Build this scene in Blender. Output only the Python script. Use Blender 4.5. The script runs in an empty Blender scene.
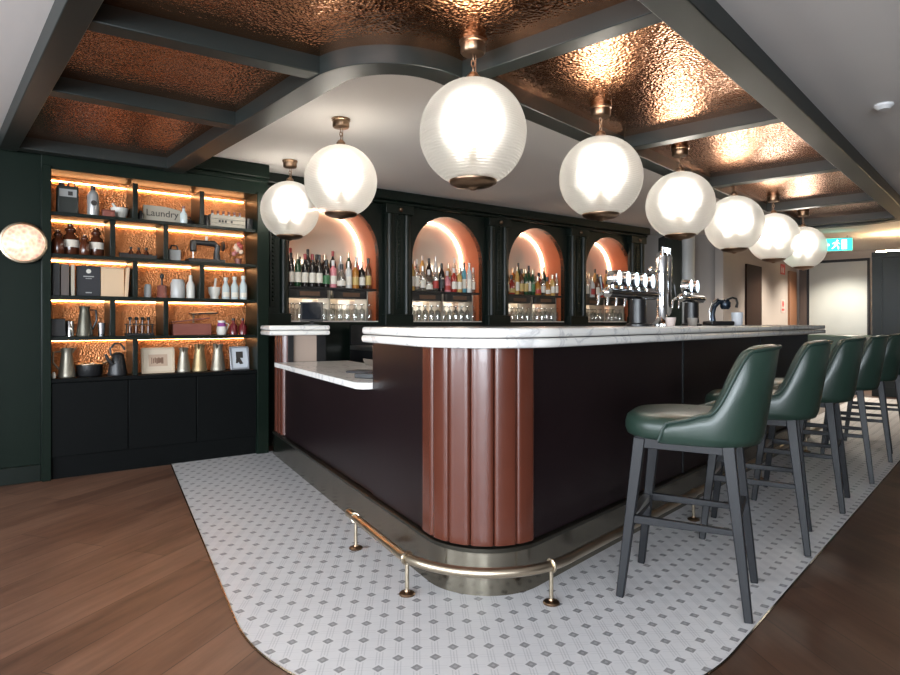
import bpy, bmesh, math, random
from mathutils import Vector, Matrix
random.seed(7)
R = math.radians
PI = math.pi
sc = bpy.context.scene
COL = sc.collection
ORD = ['first','second','third','fourth','fifth','sixth','seventh','eighth','ninth','tenth','eleventh','twelfth','thirteenth','fourteenth']

# ------------------------------------------------------------------ materials
MATS = {}
def mat(name, color=(.5,.5,.5), rough=.5, metal=0., spec=.5, emit=None, estr=0., coat=0.):
    if name in MATS: return MATS[name]
    m = bpy.data.materials.new(name); m.use_nodes = True
    b = m.node_tree.nodes['Principled BSDF']
    b.inputs['Base Color'].default_value = (*color, 1)
    b.inputs['Roughness'].default_value = rough
    b.inputs['Metallic'].default_value = metal
    b.inputs['Specular IOR Level'].default_value = spec
    b.inputs['Coat Weight'].default_value = coat
    if emit:
        b.inputs['Emission Color'].default_value = (*emit, 1)
        b.inputs['Emission Strength'].default_value = estr
    MATS[name] = m
    return m

class NT:
    """small node-tree helper"""
    def __init__(s, m): s.m = m; s.t = m.node_tree; s.n = s.t.nodes; s.l = s.t.links; s.b = s.n.get('Principled BSDF')
    def new(s, t, **kw):
        n = s.n.new(t)
        for k, v in kw.items(): setattr(n, k, v)
        return n
    def link(s, a, b): s.l.new(a, b)
    def math(s, op, a, b=None, c=None):
        n = s.new('ShaderNodeMath', operation=op)
        for i, v in enumerate((a, b, c)):
            if v is None: continue
            if isinstance(v, (int, float)): n.inputs[i].default_value = v
            else: s.link(v, n.inputs[i])
        return n.outputs[0]
    def mix(s, f, a, b):
        n = s.new('ShaderNodeMix', data_type='RGBA')
        for i, v in ((0, f), (6, a), (7, b)):
            if isinstance(v, (int, float)): n.inputs[i].default_value = v
            elif isinstance(v, tuple): n.inputs[i].default_value = (*v, 1)
            else: s.link(v, n.inputs[i])
        return n.outputs[2]
    def coord(s, scale=(1,1,1), rot=(0,0,0), kind='Object'):
        tc = s.new('ShaderNodeTexCoord'); mp = s.new('ShaderNodeMapping')
        mp.inputs['Scale'].default_value = scale; mp.inputs['Rotation'].default_value = rot
        s.link(tc.outputs[kind], mp.inputs[0]); return mp.outputs[0]
    def noise(s, vec, scale, detail=3, rough=.5):
        n = s.new('ShaderNodeTexNoise'); n.inputs['Scale'].default_value = scale
        n.inputs['Detail'].default_value = detail; n.inputs['Roughness'].default_value = rough
        s.link(vec, n.inputs['Vector']); return n
    def ramp(s, fac, stops):
        n = s.new('ShaderNodeValToRGB'); e = n.color_ramp.elements
        while len(e) < len(stops): e.new(.5)
        for i, (p, c) in enumerate(stops): e[i].position = p; e[i].color = (*c, 1)
        s.link(fac, n.inputs[0]); return n.outputs[0]
    def bump(s, h, strength=.3, dist=.01):
        n = s.new('ShaderNodeBump'); n.inputs['Strength'].default_value = strength; n.inputs['Distance'].default_value = dist
        s.link(h, n.inputs['Height']); return n.outputs[0]

def wood_floor(name, rotz, dark=1.):
    m = mat(name, rough=.42); t = NT(m)
    v = t.coord(rot=(0,0,rotz))
    br = t.new('ShaderNodeTexBrick'); br.offset = .37
    br.inputs['Scale'].default_value = 1; br.inputs['Brick Width'].default_value = 1.5; br.inputs['Row Height'].default_value = .19
    br.inputs['Mortar Size'].default_value = .0025; br.inputs['Bias'].default_value = 0
    br.inputs['Color1'].default_value = (.0,.0,.0,1); br.inputs['Color2'].default_value = (1,1,1,1); br.inputs['Mortar'].default_value = (.2,.2,.2,1)
    t.link(v, br.inputs['Vector'])
    v2 = t.coord(scale=(1,1,1), rot=(0,0,rotz))
    mp = t.new('ShaderNodeMapping'); mp.inputs['Scale'].default_value = (1.1, 9, 1); t.link(v2, mp.inputs[0])
    g = t.noise(mp.outputs[0], 2.2, 6, .62)
    mp3 = t.new('ShaderNodeMapping'); mp3.inputs['Scale'].default_value = (.8, 3, 1); t.link(v2, mp3.inputs[0])
    g2 = t.noise(mp3.outputs[0], 1.6, 3)
    f = t.math('ADD', t.math('MULTIPLY', br.outputs['Color'], .22), t.math('MULTIPLY', g.outputs[0], .55))
    f = t.math('ADD', f, t.math('MULTIPLY', g2.outputs[0], .4))
    c = t.ramp(f, [(.34, (.052*dark,.025*dark,.0155*dark)), (.55, (.135*dark,.066*dark,.041*dark)), (.82, (.235*dark,.125*dark,.08*dark))])
    t.link(t.mix(t.math('MULTIPLY', br.outputs['Fac'], .6), c, (.02,.01,.006)), t.b.inputs['Base Color'])
    t.link(t.bump(g.outputs[0], .08), t.b.inputs['Normal'])
    return m

def tile_mat():
    m = mat('patterned_tile', rough=.38); t = NT(m)
    v = t.coord()
    sx = t.new('ShaderNodeSeparateXYZ'); t.link(v, sx.inputs[0])
    P = .088
    x = t.math('MULTIPLY', sx.outputs[0], 1/P); y = t.math('MULTIPLY', sx.outputs[1], 1/P)
    fx = t.math('ABSOLUTE', t.math('SUBTRACT', t.math('FRACT', x), .5)); fy = t.math('ABSOLUTE', t.math('SUBTRACT', t.math('FRACT', y), .5))
    d = t.math('MAXIMUM', fx, fy)
    dot = t.math('LESS_THAN', d, .165); core = t.math('LESS_THAN', d, .06)
    halo = t.math('LESS_THAN', d, .25)
    p = t.math('MULTIPLY', t.math('ADD', x, y), 1.0); q = t.math('SUBTRACT', x, y)
    def lines(z, off, w):
        return t.math('LESS_THAN', t.math('ABSOLUTE', t.math('SUBTRACT', t.math('FRACT', t.math('ADD', z, .5+off)), .5)), w)
    ln = t.math('MAXIMUM', lines(q, 0, .035), t.math('MAXIMUM', lines(q, .16, .03), lines(q, -.16, .03)))
    ln2 = t.math('MAXIMUM', lines(p, .12, .03), lines(p, -.12, .03))
    ns = t.noise(v, 3, 3)
    base = t.mix(ns.outputs[0], (.66,.65,.655), (.74,.73,.73))
    c = t.mix(t.math('MULTIPLY', ln, .30), base, (.30,.30,.32))
    c = t.mix(t.math('MULTIPLY', ln2, .16), c, (.33,.33,.35))
    c = t.mix(halo, c, base)
    n2 = t.noise(v, 40, 2)
    c = t.mix(dot, c, t.mix(n2.outputs[0], (.20,.20,.205), (.34,.335,.34)))
    c = t.mix(t.math('MULTIPLY', core, .7), c, (.42,.42,.43))
    t.link(c, t.b.inputs['Base Color'])
    return m

def marble_mat():
    m = mat('white_marble', rough=.18); t = NT(m)
    v = t.coord()
    n = t.noise(v, 2.5, 6, .6)
    n2 = t.new('ShaderNodeTexNoise'); n2.inputs['Scale'].default_value = 3.5; n2.inputs['Detail'].default_value = 8; n2.inputs['Distortion'].default_value = 1.2
    t.link(v, n2.inputs['Vector'])
    vein = t.math('ABSOLUTE', t.math('SUBTRACT', n2.outputs[0], .5))
    c = t.ramp(vein, [(0., (.54,.53,.52)), (.010, (.70,.685,.665)), (.035, (.83,.81,.765))])
    c = t.mix(t.math('MULTIPLY', n.outputs[0], .25), c, (.62,.61,.6))
    t.link(c, t.b.inputs['Base Color']); return m

def copper_mat(name='hammered_copper', col=(.70,.31,.145), scale=64, st=.24, rough=.14):
    m = mat(name, col, rough, 1.); t = NT(m)
    v = t.coord()
    vo = t.new('ShaderNodeTexVoronoi', feature='SMOOTH_F1'); vo.inputs['Scale'].default_value = scale; vo.inputs['Smoothness'].default_value = .4
    wv = t.noise(v, 14, 2)
    mixv = t.new('ShaderNodeVectorMath', operation='ADD'); sc_ = t.new('ShaderNodeVectorMath', operation='SCALE')
    t.link(wv.outputs['Color'], sc_.inputs[0]); sc_.inputs['Scale'].default_value = .03
    t.link(v, mixv.inputs[0]); t.link(sc_.outputs[0], mixv.inputs[1]); t.link(mixv.outputs[0], vo.inputs['Vector'])
    n = t.noise(v, 9, 3)
    h = t.math('ADD', vo.outputs['Distance'], t.math('MULTIPLY', n.outputs[0], .6))
    t.link(t.bump(h, st, .012), t.b.inputs['Normal'])
    c = t.mix(n.outputs[0], tuple(x*.75 for x in col), tuple(min(1, x*1.15) for x in col))
    t.link(c, t.b.inputs['Base Color'])
    return m

def noisy(name, c1, c2, scale=8, rough=.5, metal=0., bump=0., bscale=None, stretch=(1,1,1), coat=0., spec=.5):
    m = mat(name, c1, rough, metal, spec, coat=coat); t = NT(m)
    v = t.coord(scale=stretch); n = t.noise(v, scale, 4)
    t.link(t.mix(n.outputs[0], c1, c2), t.b.inputs['Base Color'])
    if bump:
        nb = t.noise(v, bscale or scale*6, 3)
        t.link(t.bump(nb.outputs[0], bump, .003), t.b.inputs['Normal'])
    return m

def glass_mat(name, tint=(.95,.97,.97), a=.72, rough=.06):
    m = bpy.data.materials.new(name); m.use_nodes = True; t = NT(m)
    t.n.remove(t.b); out = t.n['Material Output']
    tr = t.new('ShaderNodeBsdfTransparent'); tr.inputs[0].default_value = (*tint, 1)
    gl = t.new('ShaderNodeBsdfGlossy'); gl.inputs['Roughness'].default_value = rough
    tl = t.new('ShaderNodeBsdfTranslucent'); tl.inputs[0].default_value = (*tint, 1)
    m1 = t.new('ShaderNodeMixShader'); m1.inputs[0].default_value = .5; t.link(gl.outputs[0], m1.inputs[1]); t.link(tl.outputs[0], m1.inputs[2])
    m2 = t.new('ShaderNodeMixShader'); m2.inputs[0].default_value = 1-a; t.link(tr.outputs[0], m2.inputs[1]); t.link(m1.outputs[0], m2.inputs[2])
    t.link(m2.outputs[0], out.inputs[0]); MATS[name] = m
    return m

def globe_glass():
    """ribbed prismatic pendant glass: rough refraction + see-through + milky part, ribs as bump"""
    m = bpy.data.materials.new('prismatic_glass'); m.use_nodes = True; t = NT(m)
    t.n.remove(t.b); out = t.n['Material Output']
    v = t.coord(); sx = t.new('ShaderNodeSeparateXYZ'); t.link(v, sx.inputs[0])
    rib = t.math('SINE', t.math('MULTIPLY', sx.outputs[2], 2*PI/.0105))
    bp = t.bump(rib, .35, .003)
    tr = t.new('ShaderNodeBsdfTransparent'); tr.inputs[0].default_value = (.97,.97,.95,1)
    tl = t.new('ShaderNodeBsdfTranslucent'); tl.inputs[0].default_value = (.93,.93,.9,1); t.link(bp, tl.inputs['Normal'])
    gl = t.new('ShaderNodeBsdfGlossy'); gl.inputs['Roughness'].default_value = .22; t.link(bp, gl.inputs['Normal'])
    df = t.new('ShaderNodeBsdfDiffuse'); df.inputs[0].default_value = (.85,.85,.83,1); t.link(bp, df.inputs['Normal'])
    def mx(f, a, b):
        n = t.new('ShaderNodeMixShader'); t.link(a, n.inputs[1]); t.link(b, n.inputs[2])
        if isinstance(f, float): n.inputs[0].default_value = f
        else: t.link(f, n.inputs[0])
        return n.outputs[0]
    milky = mx(.35, tl.outputs[0], df.outputs[0])
    milky = mx(.15, milky, gl.outputs[0])
    rf = t.new('ShaderNodeBsdfRefraction'); rf.inputs['IOR'].default_value = 1.22; rf.inputs['Roughness'].default_value = .6; rf.inputs[0].default_value = (.97,.97,.95,1); t.link(bp, rf.inputs['Normal'])
    see = mx(.58, tr.outputs[0], rf.outputs[0])
    f = t.math('MULTIPLY_ADD', rib, .05, .14)
    t.link(mx(f, see, milky), out.inputs[0]); MATS['prismatic_glass'] = m
    return m

def emis(name, col, s): return mat(name, (0,0,0), .5, 0, .0, col, s)

GREEN = noisy('dark_green_paint', (.0034,.0082,.0052), (.0044,.0098,.0064), 4, .42, spec=.14)
GREEN2 = noisy('bottle_green_paint', (.003,.0065,.0046), (.004,.008,.0057), 4, .36, spec=.28)
BLACKISH = noisy('near_black_paint', (.0018,.0024,.0026), (.0026,.0032,.0033), 3, .55, spec=.1)
FRAMEG = noisy('grey_green_beam_paint', (.012,.0155,.0145), (.0155,.020,.0185), 3, .42, spec=.4)
WHITEC = noisy('ceiling_white', (.76,.735,.71), (.80,.775,.75), 2, .8)
WALLG = noisy('warm_grey_wall', (.36,.32,.29), (.40,.36,.33), 2, .8)
WOODL = wood_floor('brown_plank_floor', R(-71.2))
WOODR = wood_floor('shaded_plank_floor', R(-98), .45)  # weaker light on this side put into a darker plank colour
TILE = tile_mat(); MARBLE = marble_mat()
COPPER = copper_mat()
COPPERB = copper_mat('copper_leaf_backing', (.66,.27,.11), 75, .5, .42)
TERRA = noisy('terracotta_reveal', (.36,.075,.022), (.45,.11,.033), 7, .55, 0)
OXBLOOD = noisy('oxblood_panel', (.0075,.0042,.0048), (.012,.006,.0072), 3, .32, spec=.26, stretch=(1,1,.2))
LEATHER = noisy('chestnut_leather', (.070,.018,.010), (.094,.026,.015), 6, .25, bump=.10, bscale=160, coat=.12)
SLEATHER = noisy('green_leather', (.0145,.030,.022), (.0185,.037,.028), 6, .33, bump=.15, bscale=180)
SPIPING = mat('green_piping', (.010,.026,.02), .4)
LEGM = noisy('charcoal_wood', (.0075,.008,.0098), (.011,.0115,.014), 5, .45, spec=.3, stretch=(1,1,.2))
BRASSK = noisy('antique_brass', (.20,.18,.145), (.26,.235,.185), 3, .2, 1., stretch=(1,1,.3))
BRASS = noisy('polished_brass', (.46,.39,.29), (.54,.46,.35), 5, .3, 1.)
BRONZE = noisy('bronze', (.22,.14,.09), (.3,.2,.13), 9, .32, 1.)
CHROME = mat('chrome', (.78,.8,.82), .12, 1.)
STEEL = mat('brushed_steel', (.5,.49,.47), .35, 1.)
BLACK = mat('black_plastic', (.008,.008,.009), .35)
MIRROR = mat('mirror_glass', (1,.86,.69), .05, .35)
GLOBE = globe_glass()
CLEAR = glass_mat('clear_glass')
FROST = glass_mat('frosted_panel_glass', (.55,.62,.58), .1, .4)
LED = emis('warm_led', (1,.54,.23), 24)
LEDA = emis('arch_led', (1,.82,.62), 19); LEDS = emis('under_shelf_led', (1,.82,.62), 36)
BULB = emis('lit_bulb', (1,.94,.85), 10)

# ------------------------------------------------------------------ geometry helpers
class MB:
    def __init__(s): s.v = []; s.f = []
    def add(s, vs, fs):
        o = len(s.v); s.v += [tuple(p) for p in vs]; s.f += [tuple(i+o for i in f) for f in fs]; return s
    def box(s, x0, x1, y0, y1, z0, z1):
        vs = [(x,y,z) for z in (z0,z1) for y in (y0,y1) for x in (x0,x1)]
        return s.add(vs, [(0,2,3,1),(4,5,7,6),(0,1,5,4),(2,6,7,3),(0,4,6,2),(1,3,7,5)])
    def hexa(s, a, b):
        """two quads (lists of four points) joined"""
        return s.add(list(a)+list(b), [(3,2,1,0),(4,5,6,7)]+[(i,(i+1)%4,4+(i+1)%4,4+i) for i in range(4)])
    def prism(s, poly, z0, z1):
        n = len(poly); vs = [(x,y,z0) for x,y in poly]+[(x,y,z1) for x,y in poly]
        return s.add(vs, [tuple(range(n-1,-1,-1)), tuple(range(n,2*n))]+[(i,(i+1)%n,n+(i+1)%n,n+i) for i in range(n)])
    def strip(s, A, B, z0, z1):
        """ribbon solid between the polylines A and B"""
        n = len(A); vs = []
        for (a, b) in zip(A, B): vs += [(a[0],a[1],z0),(b[0],b[1],z0),(b[0],b[1],z1),(a[0],a[1],z1)]
        fs = [(3,2,1,0), tuple(4*(n-1)+k for k in range(4))]
        for i in range(n-1):
            for k in range(4): fs.append((4*i+k, 4*i+(k+1)%4, 4*i+4+(k+1)%4, 4*i+4+k))
        return s.add(vs, fs)
    def lathe(s, prof, n=20, c=(0,0,0), cap=True):
        vs = []; fs = []; m = len(prof)
        for (r, z) in prof:
            for k in range(n):
                a = 2*PI*k/n; vs.append((c[0]+r*math.cos(a), c[1]+r*math.sin(a), c[2]+z))
        for i in range(m-1):
            for k in range(n):
                fs.append((i*n+k, i*n+(k+1)%n, (i+1)*n+(k+1)%n, (i+1)*n+k))
        if cap:
            fs.append(tuple(range(n-1,-1,-1))); fs.append(tuple((m-1)*n+k for k in range(n)))
        return s.add(vs, fs)
    def tube(s, path, r, n=10, closed=False):
        P = [Vector(p) for p in path]; m = len(P); rs = r if isinstance(r, (list,tuple)) else [r]*m
        vs = []; up = None
        for i, p in enumerate(P):
            if closed: d = (P[(i+1)%m]-P[i-1])
            else: d = P[min(i+1,m-1)]-P[max(i-1,0)]
            d.normalize()
            if up is None:
                up = Vector((0,0,1)) if abs(d.z) < .9 else Vector((1,0,0))
            up = (up - d*up.dot(d)); up.normalize(); w = d.cross(up)
            for k in range(n):
                a = 2*PI*k/n; vs.append(p + (up*math.cos(a)+w*math.sin(a))*rs[i])
        fs = []
        for i in range(m if closed else m-1):
            j = (i+1)%m
            for k in range(n): fs.append((i*n+k, i*n+(k+1)%n, j*n+(k+1)%n, j*n+k))
        if not closed: fs += [tuple(range(n-1,-1,-1)), tuple((m-1)*n+k for k in range(n))]
        return s.add(vs, fs)
    def bar(s, p0, p1, w0, w1=None, d0=None, d1=None):
        """square bar between two points"""
        p0 = Vector(p0); p1 = Vector(p1); w1 = w1 or w0; d0 = d0 or w0; d1 = d1 or w1
        d = (p1-p0).normalized(); up = Vector((0,1,0)) if abs(d.z) > .7 else Vector((0,0,1))
        x = d.cross(up).normalized(); y = x.cross(d).normalized()
        q = lambda p,w,h: [p+x*w/2*a+y*h/2*b for a,b in ((-1,-1),(1,-1),(1,1),(-1,1))]
        return s.hexa(q(p0,w0,d0), q(p1,w1,d1))
    def sphere(s, c, r, n=12, m=8, sz=1):
        return s.lathe([(max(1e-4, r*math.sin(PI*i/m)), -r*sz*math.cos(PI*i/m)) for i in range(m+1)], n, c)
    def grid(s, rows, closed_u=False, closed_v=False):
        m = len(rows); n = len(rows[0]); vs = [p for r in rows for p in r]; fs = []
        for i in range(m if closed_v else m-1):
            for k in range(n if closed_u else n-1):
                fs.append((i*n+k, i*n+(k+1)%n, ((i+1)%m)*n+(k+1)%n, ((i+1)%m)*n+k))
        return s.add(vs, fs)
    def build(s, name, m, parent=None, bevel=0, seg=2, smooth=35, subd=0, loc=None, rz=0, kind=None):
        me = bpy.data.meshes.new(name)
        me.from_pydata([tuple(v) for v in s.v], [], s.f)
        bm = bmesh.new(); bm.from_mesh(me)
        bmesh.ops.remove_doubles(bm, verts=bm.verts, dist=1e-6)
        bmesh.ops.recalc_face_normals(bm, faces=bm.faces); bm.to_mesh(me); bm.free()
        if smooth:
            me.polygons.foreach_set('use_smooth', [True]*len(me.polygons))
            me.set_sharp_from_angle(angle=R(smooth))
        me.materials.append(m); o = bpy.data.objects.new(name, me); COL.objects.link(o)
        if parent: o.parent = parent
        if loc: o.location = loc
        o.rotation_euler = (0,0,rz)
        if bevel:
            b = o.modifiers.new('bevel', 'BEVEL'); b.width = bevel; b.segments = seg; b.limit_method = 'ANGLE'; b.angle_limit = R(40)
        if subd:
            u = o.modifiers.new('subd', 'SUBSURF'); u.levels = u.render_levels = subd
        if kind: o['kind'] = kind
        return o

def tag(o, label, cat, group=None, kind=None):
    o['label'] = label; o['category'] = cat
    if group: o['group'] = group
    if kind: o['kind'] = kind
    return o
def thing(name, label, cat, loc=(0,0,0), rz=0, group=None):
    o = bpy.data.objects.new(name, None); COL.objects.link(o); o.empty_display_size = .1
    o.location = loc; o.rotation_euler = (0,0,rz)
    return tag(o, label, cat, group)
def dup(root, loc, rz, label, group=None):
    r = root.copy(); COL.objects.link(r); r.location = loc; r.rotation_euler = (0,0,rz); r['label'] = label
    if group: r['group'] = group
    for ch in list(root.children):
        c = ch.copy(); COL.objects.link(c); c.parent = r
        for g in list(ch.children):
            d = g.copy(); COL.objects.link(d); d.parent = c
    return r
def text_mesh(body, size, name, m, parent, depth=.001):
    cu = bpy.data.curves.new('lettering', 'FONT'); cu.body = body; cu.size = size; cu.extrude = depth; cu.align_x = 'CENTER'; cu.align_y = 'CENTER'
    o = bpy.data.objects.new('lettering', cu); COL.objects.link(o)
    me = bpy.data.meshes.new_from_object(o.evaluated_get(bpy.context.evaluated_depsgraph_get()))
    bpy.data.objects.remove(o); me.materials.clear(); me.materials.append(m)
    q = bpy.data.objects.new(name, me); COL.objects.link(q); q.parent = parent
    return q

# frames: bar (A), shelving wall (B), arcade wall (K)
ANG_A = R(48); ANG_W = R(37)
B0 = Vector((-2.847, 4.516, 0)); K0 = Vector((0, 7.07, 0))
def fr(origin, ang, x, y, z=0.):
    c, s = math.cos(ang), math.sin(ang)
    return (origin[0]+c*x-s*y, origin[1]+s*x+c*y, origin[2]+z)
def A(x, y, z=0.): return fr((0,0,0), ANG_A, x, y, z)
def B(x, y, z=0.): return fr(B0, ANG_W, x, y, z)
def K(x, y, z=0.): return fr(K0, ANG_W, x, y, z)
def V2(p): return Vector((p[0], p[1]))

# ------------------------------------------------------------------ bar footprint
u_ = Vector((math.cos(ANG_A), math.sin(ANG_A)))           # along the long front
l_ = Vector((-.469, .883)).normalized()                   # along the short side
nl = Vector((-.883, -.469)).normalized(); nr = Vector((math.sin(ANG_A), -math.cos(ANG_A)))
Pc = Vector((.097, 2.379)); RAD = .285; TLEN = .407
TL = Pc + l_*TLEN; TR = Pc + u_*TLEN; CEN = TL - nl*RAD
al0 = math.atan2(nl.y, nl.x); al1 = math.atan2(nr.y, nr.x)
if al1 < al0: al1 += 2*PI
def corner(d):
    k = (nl + nr) / (1 + nl.dot(nr)); return Pc + k*d
def arcp(f, d):
    r = RAD + d
    if r <= .012: return corner(d)
    a = al0 + (al1-al0)*f; return CEN + Vector((math.cos(a), math.sin(a)))*r
def bpath(d, sl, sr, n=24):
    p = []
    if sl is not None: p.append(TL + l_*sl + nl*d)
    p += [arcp(i/n, d) for i in range(n+1)]
    if sr is not None: p.append(TR + u_*sr + nr*d)
    return p
def bpathv(dl_, d, sl, sr, n=24):
    p = [TL + l_*sl + nl*dl_, TL + l_*(.3 if d > -.1 else .41) + nl*(dl_+(d-dl_)*.25)]
    p += [arcp(i/n, dl_+(d-dl_)*min(1, .45+.55*math.sin(PI/2*min(1, i/n*1.6)))) for i in range(n+1)]
    return p + [TR + u_*sr + nr*d]
def lseg(d, s0, s1): return [TL + l_*s0 + nl*d, TL + l_*s1 + nl*d]
def rseg(d, s0, s1): return [TR + u_*s0 + nr*d, TR + u_*s1 + nr*d]
SL_HI, SL_LOW, SL_END, SR_END = .72, 2.72, 3.03, 4.70

# ------------------------------------------------------------------ room shell
CEIL = 2.48; CEO = 2.405
o = MB().box(-6.2, .05, -4.6, 7.5, -.06, 0).build('floor', WOODL, kind='structure')
o = MB().box(.05, 12, -4.6, 15, -.06, 0).build('floor_bar_side', WOODR, kind='structure')
# tiled area round the bar
T0 = [TL + l_*3.14 + nl*.80] + [arcp(i/40, .795) for i in range(41)] + [TR + u_*9.0 + nr*.79]
T1 = [TL + l_*3.14 - nl*.3] + [corner(-.3)]*41 + [TR + u_*9.0 - nr*.3]
tl = MB().strip([V2(fr((0,0,0), -ANG_A, p.x, p.y)) for p in T0], [V2(fr((0,0,0), -ANG_A, p.x, p.y)) for p in T1], -.02, .004)
tl.build('floor_tile', TILE, rz=ANG_A, kind='structure', smooth=0)
T2 = [TL + l_*3.14 + nl*.806] + [arcp(i/40, .801) for i in range(41)] + [TR + u_*9.0 + nr*.796]
MB().strip(T2, T0, -.01, .005).build('trim_1', BRASSK, kind='structure')

MB().box(-6.2, 12, -4.6, 15, CEIL, CEIL+.1).build('ceiling', WHITEC, kind='structure')
# outer walls with window openings (behind and beside the camera)
def wall_with_windows(name, mtl, x0, x1, y0, y1, wins, axis):
    m = MB(); lo, hi = (x0, x1) if axis == 'x' else (y0, y1); cur = lo
    def put(a, b, z0, z1):
        if axis == 'x': m.box(a, b, y0, y1, z0, z1)
        else: m.box(x0, x1, a, b, z0, z1)
    for (a, b, z0, z1) in wins:
        put(cur, a, 0, CEIL); put(a, b, 0, z0); put(a, b, z1, CEIL); cur = b
    put(cur, hi, 0, CEIL)
    return m.build(name, mtl, kind='structure', smooth=0)
WL = [(-3.4, -1.5, .5, 2.2), (-.9, 1.2, .5, 2.2)]
WF = [(-4.6, -2.6, .5, 2.2), (-1.6, .4, .5, 2.2), (1.6, 3.4, .5, 2.2)]
wall_with_windows('wall_left', WALLG, -5.6, -5.4, -4.2, 2.9, WL, 'y')
wall_with_windows('wall_front', WALLG, -5.6, 11.2, -4.2, -4.0, WF, 'x')
MB().box(11, 11.2, -4.2, 14.6, 0, CEIL).build('wall_right', WALLG, kind='structure')
MB().box(-2.2, 11.2, 14.4, 14.6, 0, CEIL).build('wall_far', WALLG, kind='structure')
wi = 1
for (a, b, z0, z1) in WL:
    f = MB()
    for (p, q) in ((a, a+.05), ((a+b)/2-.025, (a+b)/2+.025), (b-.05, b)): f.box(-5.54, -5.46, p, q, z0, z1)
    f.box(-5.54, -5.46, a, b, z0, z0+.05); f.box(-5.54, -5.46, a, b, z1-.05, z1)
    f.build('window_%d' % wi, GREEN2, kind='structure'); wi += 1
for (a, b, z0, z1) in WF:
    f = MB()
    for (p, q) in ((a, a+.05), ((a+b)/2-.025, (a+b)/2+.025), (b-.05, b)): f.box(p, q, -4.14, -4.06, z0, z1)
    f.box(a, b, -4.14, -4.06, z0, z0+.05); f.box(a, b, -4.14, -4.06, z1-.05, z1)
    f.build('window_%d' % wi, GREEN2, kind='structure'); wi += 1

# ------------------------------------------------------------------ dark green wall beside the shelving
w = MB(); w.box(-3.4, -.06, .02, .3, 0, CEIL)
w.build('wall_green', GREEN, loc=B0, rz=ANG_W, kind='structure')
w = MB()
for x in (-.34, -.06): w.box(x, x+.05 if x > -.2 else x+.02, -.005, .02, 0, CEIL)
w.box(-3.4, -.06, -.002, .02, 0, .12)
w.build('trim_2', GREEN2, loc=B0, rz=ANG_W, bevel=.004, kind='structure')

# ------------------------------------------------------------------ shelving unit
bc = thing('shelving_unit', 'dark green built-in display shelving with lit copper compartments above black cupboards', 'shelving', B0, ANG_W)
TW = 1.49
zs = [.72, 1.02, 1.32, 1.62, 1.92, 2.22]
MB().box(-.01, TW+.06, .27, .29, .7, 2.25).build('back_panel', COPPERB, bc)
hd = MB(); hd.box(-.06, TW+.10, -.01, .28, 2.22, CEIL-.005); hd.build('header', GREEN, bc, bevel=.004)
cr = MB(); cr.box(-.06, TW+.10, -.05, .0, 2.36, CEIL-.005); cr.box(-.06, TW+.10, -.03, .0, 2.32, 2.36); cr.build('crown', GREEN, bc, bevel=.008)
for x0, x1 in ((-.055, 0), (TW, TW+.10)):
    MB().box(x0, x1, -.03, .28, 0, 2.24).build('stile', GREEN, bc, bevel=.004)
for z in zs[:-1]:
    MB().box(0, TW, .0 if z > .73 else -.02, .27, z-.028, z).build('shelf', GREEN2 if z > .73 else BLACKISH, bc, bevel=.003)
DIV = {0: [.55], 1: [.395, .77], 2: [.55, 1.045], 3: [.395, .77], 4: [.55, 1.045]}
for r, ds in DIV.items():
    for x in ds: MB().box(x-.018, x+.018, .006, .27, zs[r], zs[r+1]-.028).build('divider', GREEN2, bc, bevel=.003)
for r in range(5):
    xs = [0] + DIV[r] + [TW]
    for a, b in zip(xs[:-1], xs[1:]):
        MB().box(a+.02, b-.02, .256, .266, zs[r+1]-.036, zs[r+1]-.029).build('light_strip', LED, bc)
for a, b in ((.003, .495), (.502, .995), (1.002, TW-.003)):
    MB().box(a, b, -.012, .01, .16, .688).build('cupboard_door', BLACKISH, bc, bevel=.003)
MB().box(0, TW, .0, .26, .155, .69).build('cupboard_body', BLACKISH, bc)
MB().box(0, TW, .012, .2, 0, .155).build('plinth', BLACKISH, bc)

# ------------------------------------------------------------------ arcade wall behind the bar
AW = .485; PITCH = 1.385; ND = .37; ZN = 1.13; ZS = 1.815
AC = [-1.405 + PITCH*i for i in range(4)]
XL, XR = -2.5, 3.50
def archpts(c, r, z0, zs_, n=24): # from the foot on one side over the top to the other foot
    return [(c-r, z0)] + [(c-r*math.cos(PI*i/n), zs_+r*math.sin(PI*i/n)) for i in range(n+1)] + [(c+r, z0)]
wl = MB()
N = 24
edges = [XL] + [v for c in AC for v in (c-AW, c+AW)] + [XR]
for i in range(0, len(edges), 2): wl.box(edges[i], edges[i+1], 0, .06, 0, CEIL)
for c in AC:
    wl.box(c-AW, c+AW, 0, .06, 0, ZN)
    for i in range(N):
        a0, a1 = PI*i/N, PI*(i+1)/N
        p, q = (c-AW*math.cos(a0), ZS+AW*math.sin(a0)), (c-AW*math.cos(a1), ZS+AW*math.sin(a1))
        wl.hexa([(p[0],0,p[1]),(q[0],0,q[1]),(q[0],0,CEIL),(p[0],0,CEIL)], [(p[0],.06,p[1]),(q[0],.06,q[1]),(q[0],.06,CEIL),(p[0],.06,CEIL)])
wl.build('wall_arcade', GREEN2, loc=K0, rz=ANG_W, kind='structure', smooth=0)
MB().box(XL, XR, ND+.03, ND+.13, 0, CEIL).build('wall_back', GREEN2, loc=K0, rz=ANG_W, kind='structure')
MB().box(XR-.06, XR, .06, ND+.03, 0, CEIL).build('wall_end', GREEN2, loc=K0, rz=ANG_W, kind='structure')
ti = 3
cm = MB()
cm.box(XL+.26, XR, -.13, 0, 2.38, CEIL-.003); cm.box(XL+.26, XR, -.09, 0, 2.345, 2.38)
cm.build('trim_%d' % ti, GREEN2, loc=K0, rz=ANG_W, bevel=.012, kind='structure'); ti += 1
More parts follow.
